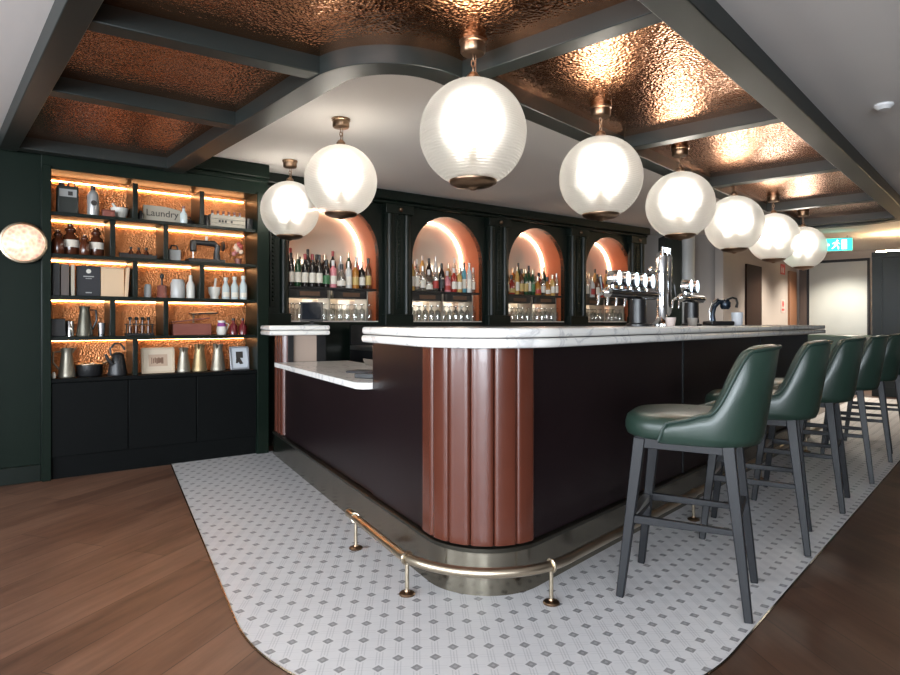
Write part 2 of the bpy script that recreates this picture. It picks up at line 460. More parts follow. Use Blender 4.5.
AN = ['the first arch from the shelving', 'the second arch from the shelving', 'the third arch from the shelving', 'the arch behind the beer taps']
for i, c in enumerate(AC):
    rv = MB(); A0 = archpts(c, AW, ZN, ZS); A1 = archpts(c, AW+.012, ZN, ZS)
    rows = []
    for (p, q) in zip(A0, A1): rows.append([(p[0], .0, p[1]), (p[0], ND+.02, p[1]), (q[0], ND+.02, q[1]), (q[0], .002, q[1])])
    rv.grid(rows, closed_u=True)
    rv.build('wall_niche_reveal', TERRA, loc=K0, rz=ANG_W, kind='structure')
    mp = archpts(c, AW-.002, ZN+.005, ZS)
    mr = MB(); n = len(mp)
    mr.add([(x, ND, z) for x, z in mp]+[(x, ND+.012, z) for x, z in mp], [tuple(range(n)), tuple(range(2*n-1, n-1, -1))]+[(k,(k+1)%n,n+(k+1)%n,n+k) for k in range(n)])
    o = mr.build('arched_mirror', MIRROR, loc=K0, rz=ANG_W, smooth=0)
    tag(o, 'arched mirror lining the back of ' + AN[i], 'mirror', 'mirrors of the back bar')
    ap = [p for p in archpts(c, AW-.016, 1.50, ZS, 28)]
    o = MB().tube([(x, ND-.016, z) for x, z in ap], .008, 8).build('light_strip', LEDA, loc=K0, rz=ANG_W)
    tag(o, 'glowing warm light strip edging ' + AN[i], 'light strip', 'light strips of the arches')
# pilasters
PX = [-2.07] + [(AC[i]+AC[i+1])/2 for i in range(3)] + [3.30]
for i, x in enumerate(PX):
    p = MB()
    p.box(x-.15, x+.15, -.05, 0, 0, 2.345); p.box(x-.17, x+.17, -.09, 0, 2.25, 2.345); p.box(x-.17, x+.17, -.08, 0, ZN-.1, ZN+.08)
    for dx in (-.105, .105): p.lathe([(.036, ZN+.08), (.036, 2.25)], 14, (x+dx, -.05, 0))
    p.box(x-.03, x+.03, -.066, -.05, ZN+.14, 2.2)
    o = p.build('trim_%d' % ti, GREEN2, loc=K0, rz=ANG_W, bevel=.005, kind='structure'); ti += 1
    bt = MB()
    for k in range(26): bt.sphere((x, -.068, ZN+.2+k*.037), .013, 8, 6)
    bt.build('trim_%d' % ti, GREEN, loc=K0, rz=ANG_W, kind='structure'); ti += 1
    d = MB().sphere((x, -.10, 2.295), .024, 12, 8).build('rosette', BRONZE, loc=K0, rz=ANG_W)
    tag(d, ['round bronze boss on the pilaster beside the shelving','round bronze boss between the first and second arches','round bronze boss between the second and third arches','round bronze boss between the third and fourth arches','round bronze boss on the pilaster past the last arch'][i], 'boss', 'pilaster bosses')

# back counter under the arches
bk = thing('back_counter', 'black back counter with steel worktop running under the arches', 'counter', K0, ANG_W)
MB().box(-1.3, 3.3, -.58, -.09, .0, .86).build('cabinet_body', BLACK, bk, bevel=.004)
MB().box(-1.3, 3.3, -.60, -.09, .86, .90).build('worktop', STEEL, bk, bevel=.004)
MB().box(-1.3, 3.3, -.115, -.09, .90, 1.10).build('upstand', BLACK, bk)
for k in range(5):
    x0 = -1.28+k*.912
    d = MB().box(x0, x0+.9, -.595, -.58, .12, .84).build('fridge_door', BLACK, bk, bevel=.003)
    MB().tube([(x0+.08, -.62, .5), (x0+.08, -.62, .78)], .008, 8).build('handle', STEEL, d)

# ------------------------------------------------------------------ bottles and glasses in the arches
def bottle_mat(n, c, r=.12, tr=0): return mat('bottle_'+n, c, r, coat=.5)
BM = {'dark': bottle_mat('dark', (.012,.010,.009)), 'green': bottle_mat('green', (.015,.05,.02)), 'amber': bottle_mat('amber', (.38,.15,.025)),
      'clear': glass_mat('bottle_clear', (.85,.87,.85), .55, .08), 'pink': bottle_mat('pink', (.62,.22,.24)), 'red': bottle_mat('red', (.32,.03,.02)),
      'blue': bottle_mat('blue', (.10,.30,.36)), 'gold': bottle_mat('gold', (.55,.33,.10)), 'white': bottle_mat('white', (.6,.58,.54)), 'brown': bottle_mat('brown', (.10,.035,.015))}
CREAM = mat('cream_paper', (.72,.66,.56), .7); CAPS = {'black': BLACK, 'gold': BRASS, 'red': mat('red_foil', (.3,.03,.03), .35), 'white': mat('white_cap', (.7,.68,.65), .5), 'silver': STEEL}
SHAPES = {
 'wine': [(.001,0),(.037,.0),(.039,.006),(.039,.19),(.034,.215),(.018,.245),(.0145,.26),(.0145,.295)],
 'spirit': [(.001,0),(.040,.0),(.042,.006),(.042,.165),(.038,.185),(.02,.205),(.016,.215),(.016,.25)],
 'tall': [(.001,0),(.033,.0),(.035,.006),(.035,.215),(.028,.245),(.015,.275),(.013,.32)],
 'squat': [(.001,0),(.050,.0),(.053,.008),(.053,.10),(.046,.135),(.022,.165),(.017,.175),(.017,.215)],
 'slim': [(.001,0),(.027,.0),(.029,.006),(.029,.18),(.024,.205),(.013,.235),(.012,.27)],
}
PROTO = {}
def bottle(shape, colr, cap, lab, loc, rz, label, group):
    key = (shape, colr, cap, lab)
    if key in PROTO: return dup(PROTO[key], loc, rz, label, group)
    t = thing('bottle', label, 'bottle', loc, rz, group)
    pr = [(a*.86, b) for a, b in SHAPES[shape]]; MB().lathe(pr, 16).build('glass_body', BM[colr], t, smooth=60)
    top = pr[-1]
    MB().lathe([(top[0]*1.12, top[1]-.03), (top[0]*1.2, top[1]), (top[0]*1.2, top[1]+.022), (top[0]*.9, top[1]+.026)], 12).build('stopper', CAPS[cap], t)
    if lab:
        r = pr[2][0]+.0008; hh = pr[3][1]
        rows = [[(r*math.cos(a), r*math.sin(a), z) for a in [R(-90)+R(-80+160*k/10) for k in range(11)]] for z in (hh*.22, hh*.72)]
        MB().grid(rows).build('label', CREAM if lab == 'cream' else mat('label_'+lab, {'black':(.02,.02,.02),'red':(.4,.04,.03),'gold':(.5,.35,.12),'green':(.05,.15,.06)}[lab], .6), t)
    PROTO[key] = t
    return t
SHZ = 1.47
KINDS = {
 0: [('wine','dark','black','cream'),('wine','green','gold','cream'),('wine','dark','red','cream'),('wine','dark','red','cream'),('wine','dark','black','cream'),('spirit','dark','black','green'),('spirit','pink','white','cream'),('squat','clear','black','cream'),('spirit','white','silver','cream'),('spirit','amber','gold','gold'),('spirit','dark','gold','cream'),('wine','brown','black','gold')],
 1: [('tall','gold','white','cream'),('tall','clear','white','cream'),('spirit','clear','silver','cream'),('squat','clear','white','cream'),('spirit','clear','silver','red'),('wine','dark','black','black'),('squat','pink','white','red'),('spirit','red','white','cream'),('spirit','gold','gold','cream'),('tall','blue','black','cream'),('tall','white','silver','cream'),('slim','clear','white','cream')],
 2: [('spirit','amber','gold','cream'),('squat','red','black','gold'),('tall','gold','gold','cream'),('wine','brown','black','gold'),('wine','green','gold','gold'),('tall','green','black','cream'),('wine','green','gold','green'),('squat','amber','gold','red'),('spirit','clear','gold','cream'),('squat','amber','black','cream'),('spirit','gold','gold','cream'),('slim','clear','silver','cream')],
 3: [('spirit','amber','black','cream'),('tall','clear','gold','cream'),('spirit','white','gold','red'),('wine','brown','black','cream'),('spirit','red','gold','gold'),('squat','gold','black','cream'),('spirit','amber','gold','cream'),('tall','gold','black','red'),('wine','dark','gold','cream'),('slim','clear','silver','cream')],
}
CN = {'dark':'near-black','green':'green','amber':'amber','clear':'clear','pink':'pink','red':'red','blue':'blue','gold':'golden','white':'white','brown':'brown'}
for i, c in enumerate(AC):
    sh = thing('bottle_shelf', 'black bottle shelf with drawer boxes spanning '+AN[i], 'shelf', K0, ANG_W, 'bottle shelves of the arches')
    MB().box(c-AW+.004, c+AW-.004, .03, ND-.04, SHZ-.022, SHZ).build('board', BLACK, sh, bevel=.003)
    MB().box(c-AW+.004, c+AW-.004, .19, ND-.04, SHZ, SHZ+.065).build('riser', BLACK, sh)
    for (a, b) in ((-.46, -.07), (.0, .37)):
        bx = MB().box(c+a, c+b, .045, ND-.06, SHZ-.105, SHZ-.022).build('drawer_box', BLACK, sh, bevel=.003)
        MB().box(c+a+.10, c+b-.08, .041, .045, SHZ-.085, SHZ-.045).build('wooden_front', mat('drawer_wood', (.10,.05,.028), .5), bx)
    for x in (-.0425, .3825): MB().box(c+x-.006, c+x+.006, .05, ND-.06, ZN+.0125, SHZ-.022).build('bracket', STEEL, sh)
    MB().box(c-AW+.05, c+AW-.05, ND-.052, ND-.044, SHZ-.034, SHZ-.024).build('light_strip', LEDS, sh)
    sl = MB().box(c-AW+.004, c+AW-.004, .002, ND-.005, ZN+.0005, ZN+.012).build('niche_counter', mat('pale_ledge', (.55,.5,.45), .4), loc=K0, rz=ANG_W)
    tag(sl, 'pale ledge holding glassware at the foot of '+AN[i], 'ledge', 'ledges of the arches')
    ks = KINDS[i]; n = len(ks); g = 'bottles in '+AN[i]
    rr = [SHAPES[q[0]][2][0]*.86+.001 for q in ks]; gap = (2*AW-.05-2*sum(rr))/(n-1); xs_ = []; cur = c-AW+.025
    for r in rr: xs_.append(cur+r); cur += 2*r+gap
    for k, q in enumerate(ks):
        x = xs_[k]
        bottle(*q, K(x+0, .10+random.uniform(-.012,.012), SHZ+.0008), ANG_W+random.uniform(-.3,.3),
               f'{CN[q[1]]} bottle, {ORD[k]} along the front row in {AN[i]}', g)
    m = n-3
    for k in range(m):
        q = ks[(k*5+2) % n]; x = c-AW+.12+(2*AW-.24)*k/(m-1)
        bottle(*q, K(x, .25, SHZ+.0658), ANG_W, f'{CN[q[1]]} bottle, {ORD[k]} along the raised back row in {AN[i]}', g)
# upturned glasses
gl0 = None
for i, c in enumerate(AC):
    for row in range(2):
        for k in range(11):
            x = c-AW+.06+.085*k
            if i == 0 and k in (2,3) and row == 0: continue
            loc = K(x, .09+.12*row, ZN+.012)
            lb = 'clear upturned glass under the bottle shelf of '+AN[i]
            if gl0 is None:
                gl0 = MB().lathe([(.030,0),(.034,.06),(.030,.11),(.012,.125),(.006,.13),(.006,.155),(.028,.165),(.028,.17)], 14).build('drinking_glass', CLEAR, loc=loc, smooth=60)
                tag(gl0, lb, 'glass', 'glasses in '+AN[i])
            else:
                q = gl0.copy(); COL.objects.link(q); q.location = loc; q['label'] = lb; q['group'] = 'glasses in '+AN[i]

# ------------------------------------------------------------------ the bar
bar = thing('bar_counter', 'dark oxblood bar with fluted chestnut leather corner and brass kick plate', 'bar')
Z0 = .20; ZT = 1.018
def panel(pathf, d0, d1, z0, z1, name, m, parent, **kw):
    return MB().strip(pathf(d0), pathf(d1), z0, z1).build(name, m, parent, **kw)
panel(lambda d: bpath(d, SL_END, SR_END), .0, -.06, .0, .178, 'kick_plate', BRASSK, bar, smooth=50)
panel(lambda d: bpath(d, SL_END, SR_END), .004, -.06, .178, .196, 'kick_ledge', mat('dark_bronze', (.05,.045,.035), .35, .8), bar, smooth=50, bevel=.003)
panel(lambda d: lseg(d, .09, SL_HI), -.02, -.5, Z0, ZT, 'side_panel', OXBLOOD, bar, bevel=.003)
panel(lambda d: lseg(d, SL_HI+.004, SL_LOW), -.03, -.5, Z0, .765, 'side_panel', OXBLOOD, bar, bevel=.003)
for a, b in ((.0, 1.60), (1.62, 3.16), (3.18, SR_END)):
    panel(lambda d: rseg(d, a, b), -.02, -.5, Z0, ZT, 'front_panel', OXBLOOD, bar, bevel=.003)
for a in (1.60, 3.16): panel(lambda d: rseg(d, a, a+.02), -.014, -.05, Z0, ZT, 'batten', LEGM, bar)
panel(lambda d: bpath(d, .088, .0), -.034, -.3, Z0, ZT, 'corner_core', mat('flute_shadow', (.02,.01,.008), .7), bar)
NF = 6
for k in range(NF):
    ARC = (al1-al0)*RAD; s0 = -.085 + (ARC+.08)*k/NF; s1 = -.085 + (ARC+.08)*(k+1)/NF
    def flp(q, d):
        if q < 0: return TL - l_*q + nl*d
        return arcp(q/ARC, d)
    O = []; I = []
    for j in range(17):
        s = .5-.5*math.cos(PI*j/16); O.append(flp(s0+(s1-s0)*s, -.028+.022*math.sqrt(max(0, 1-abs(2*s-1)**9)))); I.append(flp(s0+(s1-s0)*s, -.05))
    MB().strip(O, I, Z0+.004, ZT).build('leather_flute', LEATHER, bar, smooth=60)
# far end of the bar, beyond the lowered stretch
panel(lambda d: lseg(d, SL_LOW+.07, SL_END), -.065, -.38, Z0, ZT, 'end_panel', OXBLOOD, bar)
for k in range(3):
    s0 = SL_LOW + .01 + k*.1
    O = [TL+l_*(s0+.1*j/10)+nl*(-.05+.045*math.sqrt(max(0, 1-abs(j/5-1)**2.6))) for j in range(11)]
    I = [TL+l_*(s0+.1*j/10)+nl*-.065 for j in range(11)]
    MB().strip(O, I, Z0+.004, ZT).build('leather_flute', LEATHER, bar, smooth=60)
panel(lambda d: lseg(d, SL_LOW, SL_LOW+.07), -.055, -.10, .765, ZT, 'end_post', BLACK, bar)
panel(lambda d: lseg(d, SL_LOW+.03, SL_LOW+.065), -.105, -.30, .80, ZT, 'beige_panel', mat('beige_panel', (.34,.26,.21), .6), bar)
panel(lambda d: lseg(d, SL_LOW+.035, SL_LOW+.069), -.30, -.38, .765, ZT, 'end_post', BLACK, bar)

def slab(name, A_, B_, z0, z1, parent, m=MARBLE):
    return MB().strip(A_, B_, z0, z1).build(name, m, parent, bevel=.014, seg=4, smooth=50)
ct = thing('marble_countertop', 'white marble double-slab countertop along the long bar and round its corner', 'countertop')
for z0, z1, e in ((1.02, 1.058, .0), (1.062, 1.10, .004)):
    slab('slab', bpathv(.06-e, .115-e, SL_HI-.04, SR_END+.10), bpathv(-.56, -.56, SL_HI-.04, SR_END+.10), z0, z1, ct)
cl = thing('marble_ledge', 'short white marble double slab on the bar end beside the shelving', 'countertop')
for z0, z1 in ((1.02, 1.058), (1.062, 1.10)):
    slab('slab', lseg(.10, SL_LOW-.03, SL_END+.03), lseg(-.40, SL_LOW-.03, SL_END+.03), z0, z1, cl)
rc = .07; cc = TL + l_*(SL_HI+.008+rc) + nl*(.055-rc)
edge = [TL + l_*(SL_HI+.008) + nl*(-.06)] + [cc - l_*rc*math.cos(PI/2*k/8) + nl*rc*math.sin(PI/2*k/8) for k in range(9)] + [TL + l_*(SL_LOW-.002) + nl*.055]
back_ = [TL + l_*max(SL_HI+.008, (p-TL).dot(l_)) - nl*.56 for p in edge]
cd = MB().strip(edge, back_, .766, .80).build('marble_serving_top', MARBLE, bevel=.012, seg=4, smooth=50)
tag(cd, 'lowered single-slab marble top between the two raised bar ends', 'countertop')

# foot rail
fo = thing('foot_rail', 'brass foot rail on short posts wrapping the fluted bar corner', 'rail')
RD = .145; ZR = .155
rp = [TL+l_*s+nl*RD for s in (.62, .4, .2)] + [arcp(i/30, RD) for i in range(31)] + [TR+u_*s+nr*RD for s in (.3, 1, 2, 3, 4, 4.65)]
MB().tube([(p.x, p.y, ZR) for p in rp], .020, 14).build('tube', BRASS, fo, smooth=60)
MB().sphere((rp[0].x, rp[0].y, ZR), .0215, 12, 8).build('end_cap', BRASS, fo)
posts = [TL+l_*.52+nl*RD, arcp(.10, RD), arcp(.88, RD)] + [TR+u_*s+nr*RD for s in (1.35, 2.6, 3.9)]
for p in posts:
    q = MB().lathe([(.008,0),(.008,ZR-.012)], 10, (p.x, p.y, .006)).build('post', BRASS, fo)
    MB().lathe([(.033,.0),(.034,.004),(.03,.009),(.012,.014),(.010,.02)], 18, (p.x, p.y, .0045)).build('floor_flange', BRONZE, q)
    d = (p-CEN).normalized()
    MB().tube([(p.x, p.y, ZR+.028*math.cos(a)) if False else (p.x+d.x*.024*math.sin(a), p.y+d.y*.024*math.sin(a), ZR+.024*math.cos(a)) for a in [2*PI*k/16 for k in range(16)]], .006, 8, True).build('saddle', BRASS, q)

# ------------------------------------------------------------------ bar stools
def make_stool(label, group):
    t = thing('bar_stool', label, 'stool', (0,0,0), 0, group)
    tops = {}
    for sx in (-1, 1):
        for sy in (-1, 1):
            foot = Vector((sx*.207, sy*.238, .0045)); top = Vector((sx*.172, sy*.165, .655))
            MB().bar(foot, top, .030, .046, .030, .046).build('leg', LEGM, t, bevel=.004)
            tops[sx, sy] = (foot, top)
    at = lambda sx, sy, z: tops[sx,sy][0].lerp(tops[sx,sy][1], (z-.0045)/(.655-.0045))
    ap = MB().box(-.19, .19, .15, .185, .615, .662); ap.box(-.19, .19, -.185, -.15, .615, .662); ap.box(-.19, -.155, -.15, .15, .615, .662); ap.box(.155, .19, -.15, .15, .615, .662)
    ap.build('apron', LEGM, t, bevel=.003)
    for (a, b, z) in (((-1,1),(-1,-1),.325),((1,1),(1,-1),.325),((-1,-1),(1,-1),.37)):
        MB().bar(at(*a, z), at(*b, z), .022, None, .034).build('stretcher', LEGM, t, bevel=.003)
    fb = MB().bar(at(-1,1,.30), at(1,1,.30), .026, None, .036).build('foot_bar', LEGM, t, bevel=.003)
    p, q = at(-1,1,.322), at(1,1,.322)
    MB().bar(p+Vector((.03,.004,0)), q+Vector((-.03,.004,0)), .03, None, .006).build('metal_foot_plate', STEEL, fb)
    # seat cushion: superellipse outline, domed top
    def outl(a, s=1., e=2.9):
        c, n = math.cos(a), math.sin(a)
        return (.238*s*math.copysign(abs(c)**(2/e), c), .248*s*math.copysign(abs(n)**(2/e), n))
    rows = []
    for s, z in ((.90,.655),(.97,.664),(1.0,.685),(1.0,.712),(.975,.735),(.9,.750),(.7,.758),(.4,.762),(.02,.763)):
        rows.append([(*outl(2*PI*k/40, s), z) for k in range(40)])
    MB().grid(rows, closed_u=True).build('seat_cushion', SLEATHER, t, smooth=80)
    sp = [(*outl(2*PI*k/40, 1.005), .745) for k in range(40)]
    # wrap-around back: angle measured from the rear centre
    def smooth(x): x = max(0, min(1, x)); return x*x*(3-2*x)
    shell = []; edge = []; NA = 100; AMAX = 100
    for k in range(NA+1):
        ph = -AMAX + 2*AMAX*k/NA; ab = abs(ph)
        a = R(-90+ph)
        ox, oy = outl(a, 1.045, 2.7); oy -= .03*max(0, math.cos(R(ph)))**.5 if ab < 90 else 0; L = math.hypot(ox, oy); nx, ny = ox/L, oy/L
        h = 1.035 - .012*min(1, ab/46)**2 - .246*smooth((ab-46)/32) - .040*smooth((ab-78)/19) - .075*smooth((ab-97)/3)
        h = max(h, .668)
        rear = max(0, math.cos(R(ph)))
        th = .052
        def P(z, off):
            lean = .050*rear*max(0, (z-.68)/.35)**1.3 - .012*(1-max(0,min(1,(z-.64)/.06)))
            return (ox + nx*off, oy + ny*off - lean, z)
        ztop = h
        pr = [P(.645, -.03), P(.652, -.006), P(.68, 0), P(.68+(ztop-.68)*.5, .004), P(ztop-.018, 0), P(ztop-.003, -.012), P(ztop, -th*.5), P(ztop-.004, -th+.010), P(ztop-.02, -th), P(.68+(ztop-.68)*.45, -th-.006), P(.66, -th-.01)]
        shell.append(pr); edge.append(P(ztop-.008, .001))
    m = MB().grid(shell); n = len(shell[0])
    m.f.append(tuple(range(n))); m.f.append(tuple(NA*n+i for i in range(n-1, -1, -1)))
    bk_ = m.build('backrest', SLEATHER, t, smooth=70)
    MB().tube(edge, .0065, 8).build('piping', SPIPING, bk_)
    return t
SG = 'green leather bar stools along the bar'
ST0 = Vector((1.002, 2.653)); STEP = u_*.915
slabels = ['green leather bar stool standing clear, first from the fluted bar corner'] + [f'green leather bar stool, {ORD[k]} in the row from the fluted bar corner' for k in range(1, 6)]
st = make_stool(slabels[0], SG)
for k in range(6):
    p = ST0 + STEP*k; rz = R(61.6) - (R(3)*min(k,2)) + [0,.02,-.02,.03,-.01,.02][k]
    if k == 0: st.location = (p.x, p.y, 0); st.rotation_euler = (0,0,rz)
    else: dup(st, (p.x, p.y, 0), rz, slabels[k], SG)

# ------------------------------------------------------------------ coffered copper ceiling over the bar
ZB = 2.30
def isect(p, d, q, e):
    k = (q-p).x*e.y - (q-p).y*e.x; return p + d*(k/(d.x*e.y-d.y*e.x))
dl = Vector((-.643,.766)).normalized(); nlc = Vector((.766,.643)).normalized()       # short-side rails, normal towards the white ceiling
def inner_loop(c, y, r, Lend, Aend, n=24):
    """from the far end of the short rail (offset c), round the corner, along the long rail (offset y)"""
    p0 = nlc*c; q0 = V2(A(0, y)); X = isect(p0, dl, q0, u_)
    ang = math.acos(max(-1, min(1, dl.dot(u_)))); tl_ = r/math.tan(ang/2)
    t0 = X+dl*tl_; t1 = X+u_*tl_; cen = t0 + nlc*r
    a0 = math.atan2((t0-cen).y, (t0-cen).x); a1 = math.atan2((t1-cen).y, (t1-cen).x)
    while a1 < a0: a1 += 2*PI
    pts = [X+dl*tl_+dl*1e-3] + [cen + Vector((math.cos(a0+(a1-a0)*i/n), math.sin(a0+(a1-a0)*i/n)))*r for i in range(n+1)]
    start = isect(p0, dl, V2(B(0, Lend)), V2((math.cos(ANG_W), math.sin(ANG_W))))
    return [start] + pts + [V2(A(Aend, y))]
LB = -.045
AE = 8.62
outer0 = inner_loop(.415, .90, 1.0, LB, AE); outer1 = inner_loop(.52, 1.04, .88, LB, AE)
inn0 = inner_loop(1.455, 2.00, .45, LB, AE); inn1 = inner_loop(1.60, 2.13, .31, LB, AE)
oc = inner_loop(.415, .90, 1.0, LB, 16)
od = []
for i, p in enumerate(oc):
    f = 0 if i < 2 else (1 if i == len(oc)-1 else (i-2)/(len(oc)-4)); dd = (-nlc*(1-f) + nr*f).normalized(); od.append(p + dd*9)
MB().strip(oc, od, CEO, CEIL+.02).build('ceiling_outer', WHITEC, kind='structure', smooth=0)
MB().strip(outer0, outer1, ZB, CEIL-.002).build('trim_%d' % ti, FRAMEG, kind='structure', smooth=50, bevel=.004); ti += 1
MB().strip(inn0, inn1, ZB, CEIL-.002).build('trim_%d' % ti, FRAMEG, kind='structure', smooth=50, bevel=.004); ti += 1
# end of the long run: rounded corners
ex = MB(); n = 16; O = []; I = []
for i in range(n+1):
    a = -PI/2 + PI*i/n; cc = (.90+2.13)/2; ry = (2.13-.90)/2
    O.append(V2(A(AE-.01+.42*max(0,math.cos(a))**.7, cc+ry*math.sin(a)))); I.append(V2(A(AE-.01+.29*max(0,math.cos(a))**.7, cc+(ry-.13)*math.sin(a))))
ex.strip(O, I, ZB, CEIL-.002).build('trim_%d' % ti, FRAMEG, kind='structure', smooth=50, bevel=.004); ti += 1
for a in (2.31, 3.99, 5.60, 7.25, 8.62):
    MB().box(a-.0, a+.10, 1.035, 2.01, ZB+.004, CEIL-.004).build('trim_%d' % ti, FRAMEG, rz=ANG_A, kind='structure', bevel=.004); ti += 1
def beam(p, q, w):
    global ti
    d = (q-p).normalized(); nn = Vector((-d.y, d.x))
    MB().prism([tuple(p+nn*w), tuple(p), tuple(q), tuple(q+nn*w)], ZB+.004, CEIL-.004).build('trim_%d' % ti, FRAMEG, kind='structure', bevel=.004); ti += 1
for (p, d) in ((Vector((-1.396,2.49)), Vector((.821,.542))), (Vector((-2.11,3.16)), Vector((.76,.585)))):
    d = d.normalized()
    a = isect(p, d, nlc*.515, dl); b = isect(p, d, nlc*1.46, dl); beam(a, b, .10)
a = isect(V2(B(0,-.15)), V2((math.cos(ANG_W), math.sin(ANG_W))), nlc*.515, dl); b = isect(V2(B(0,-.15)), V2((math.cos(ANG_W), math.sin(ANG_W))), nlc*1.46, dl)
beam(a, b, .10)
mid0 = inner_loop(.47, .97, .94, LB, AE+.1); mid1 = inner_loop(1.53, 2.06, .38, LB, AE+.1)
MB().strip(mid0, mid1, 2.385, 2.40).build('ceiling_copper', COPPER, kind='structure', smooth=0)
MB().prism([tuple(p) for p in I], 2.387, 2.40).build('ceiling_copper_end', COPPER, kind='structure', smooth=0)

# ------------------------------------------------------------------ globe pendants
def make_pendant(label, group, drop, name='globe_pendant'):
    """origin at the ceiling fixing; globe centre at -drop"""
    t = thing(name, label, 'pendant lamp', (0,0,0), 0, group)
    MB().lathe([(.062,0),(.062,-.012),(.056,-.016),(.056,-.05),(.05,-.058),(.012,-.062)], 28).build('canopy', BRONZE, t, smooth=40)
    GR = .24
    ch = MB(); z = -.06; k = 0
    while z > -drop+GR+.02:
        a = [2*PI*j/12 for j in range(12)]; rot = k % 2
        ch.tube([((.008*math.cos(q), 0, z-.014+.017*math.sin(q)) if rot else (0, .008*math.cos(q), z-.014+.017*math.sin(q))) for q in a], .0028, 6, True)
        z -= .026; k += 1
    ch.tube([(.012,0,-.06),(.012,0,-drop+GR)], .0025, 6)
    ch.build('chain', BRONZE, t)
    MB().lathe([(.03,GR+.004),(.03,GR+.016),(.02,GR+.03),(.006,GR+.034)], 20, (0,0,-drop)).build('top_fitting', BRONZE, t)
    lo, hi = R(25), R(176)
    pr = [(GR*math.sin(lo+(hi-lo)*i/30), -GR*math.cos(lo+(hi-lo)*i/30)) for i in range(31)]
    g = MB().lathe(pr, 40, (0,0,-drop), cap=False).build('glass_globe', GLOBE, t, smooth=0)
    g.data.polygons.foreach_set('use_smooth', [True]*len(g.data.polygons))
    rl = GR*math.sin(lo); zl = -GR*math.cos(lo)
    MB().lathe([(rl+.004, zl+.014),(rl+.008, zl+.004),(rl+.004, zl-.006),(rl*.8, zl-.018),(rl*.45, zl-.026),(.02, zl-.029),(.012, zl-.036),(.002, zl-.037)], 28, (0,0,-drop)).build('bottom_cap', BRONZE, t, smooth=50)
    st_ = MB(); st_.lathe([(.006,-.15),(.006,GR)], 10, (0,0,-drop)); st_.lathe([(.03,-.075),(.03,-.04),(.012,-.03)], 14, (0,0,-drop))
    s = st_.build('lamp_stem', BRASS, t)
    for k in range(3):
        a = 2*PI*k/3+.5
        MB().sphere((.075*math.cos(a), .075*math.sin(a), -drop+.035), .036, 14, 10, 1.35).build('bulb', BULB, s)
        MB().lathe([(.014,-.05),(.014,-.008)], 10, (.075*math.cos(a), .075*math.sin(a), -drop)).build('bulb_socket', BRASS, s)
    return t
def glow(loc, e, name='pendant_light', col=(1,.91,.80), r=.11):
    l = bpy.data.lights.new(name, 'POINT'); l.energy = e; l.color = col; l.shadow_soft_size = r
    o = bpy.data.objects.new(name, l); COL.objects.link(o); o.location = loc
    return o
PG = 'prismatic globe pendants over the bar'
pl = ['prismatic glass globe pendant over the fluted bar corner, hung from copper'] + [f'glass globe pendant, {ORD[k]} in the copper-ceiling row from the fluted corner' for k in range(1, 6)]
DROP = .415; ZCO = 2.385
pen = None
for k in range(6):
    q = A(2.18+1.165*k, 1.824, ZCO)
    if pen is None: pen = make_pendant(pl[0], PG, DROP); pen.location = q
    else: dup(pen, q, k*.7, pl[k], PG)
    glow((q[0], q[1], q[2]-DROP+.03), 16)
for (x, y, zc, lb) in ((-.727, 4.22, 2.067, 'glass globe pendant on white ceiling, over the gap between raised bar ends'), (-1.34, 5.30, 2.08, 'glass globe pendant on white ceiling, beside the shelving and first arch')):
    dup(pen, (x, y, CEIL-.001), .3, lb, PG); glow((x, y, CEIL-DROP+.03), 19)

# ------------------------------------------------------------------ wall sconce
sn = thing('wall_sconce', 'round brass wall sconce with glowing textured glass on green panelling', 'wall lamp', B(-.165, -.0, 1.676), ANG_W)
def ylathe(prof, n=32):
    m = MB().lathe(prof, n); m.v = [(x, -z, y) for x, y, z in m.v]; return m
ylathe([(.125,.0),(.125,.02),(.02,.022)]).build('backplate', BRASS, sn)
ylathe([(.128,.018),(.142,.022),(.145,.032),(.14,.042),(.128,.045),(.122,.04)], 40).build('ring', BRASS, sn)
gm = mat('sconce_glass', (.6,.35,.25), .3); t = NT(gm); v = t.coord(); vo = t.new('ShaderNodeTexVoronoi'); vo.inputs['Scale'].default_value = 32; t.link(v, vo.inputs['Vector'])
gx = t.noise(v, 16, 3)
t.link(t.mix(gx.outputs[0], (.95,.42,.25), (1,.86,.72)), t.b.inputs['Emission Color'])
t.link(t.math('MULTIPLY_ADD', vo.outputs['Distance'], .95, .10), t.b.inputs['Emission Strength']); t.link(t.bump(vo.outputs['Distance'], .6), t.b.inputs['Normal'])
ylathe([(.126,.04),(.10,.058),(.06,.068),(.002,.072)], 40).build('glass_face', gm, sn, smooth=60)
q = B(-.165, -.16, 1.676); glow(q, .8, 'sconce_light', (1,.7,.5), .08)

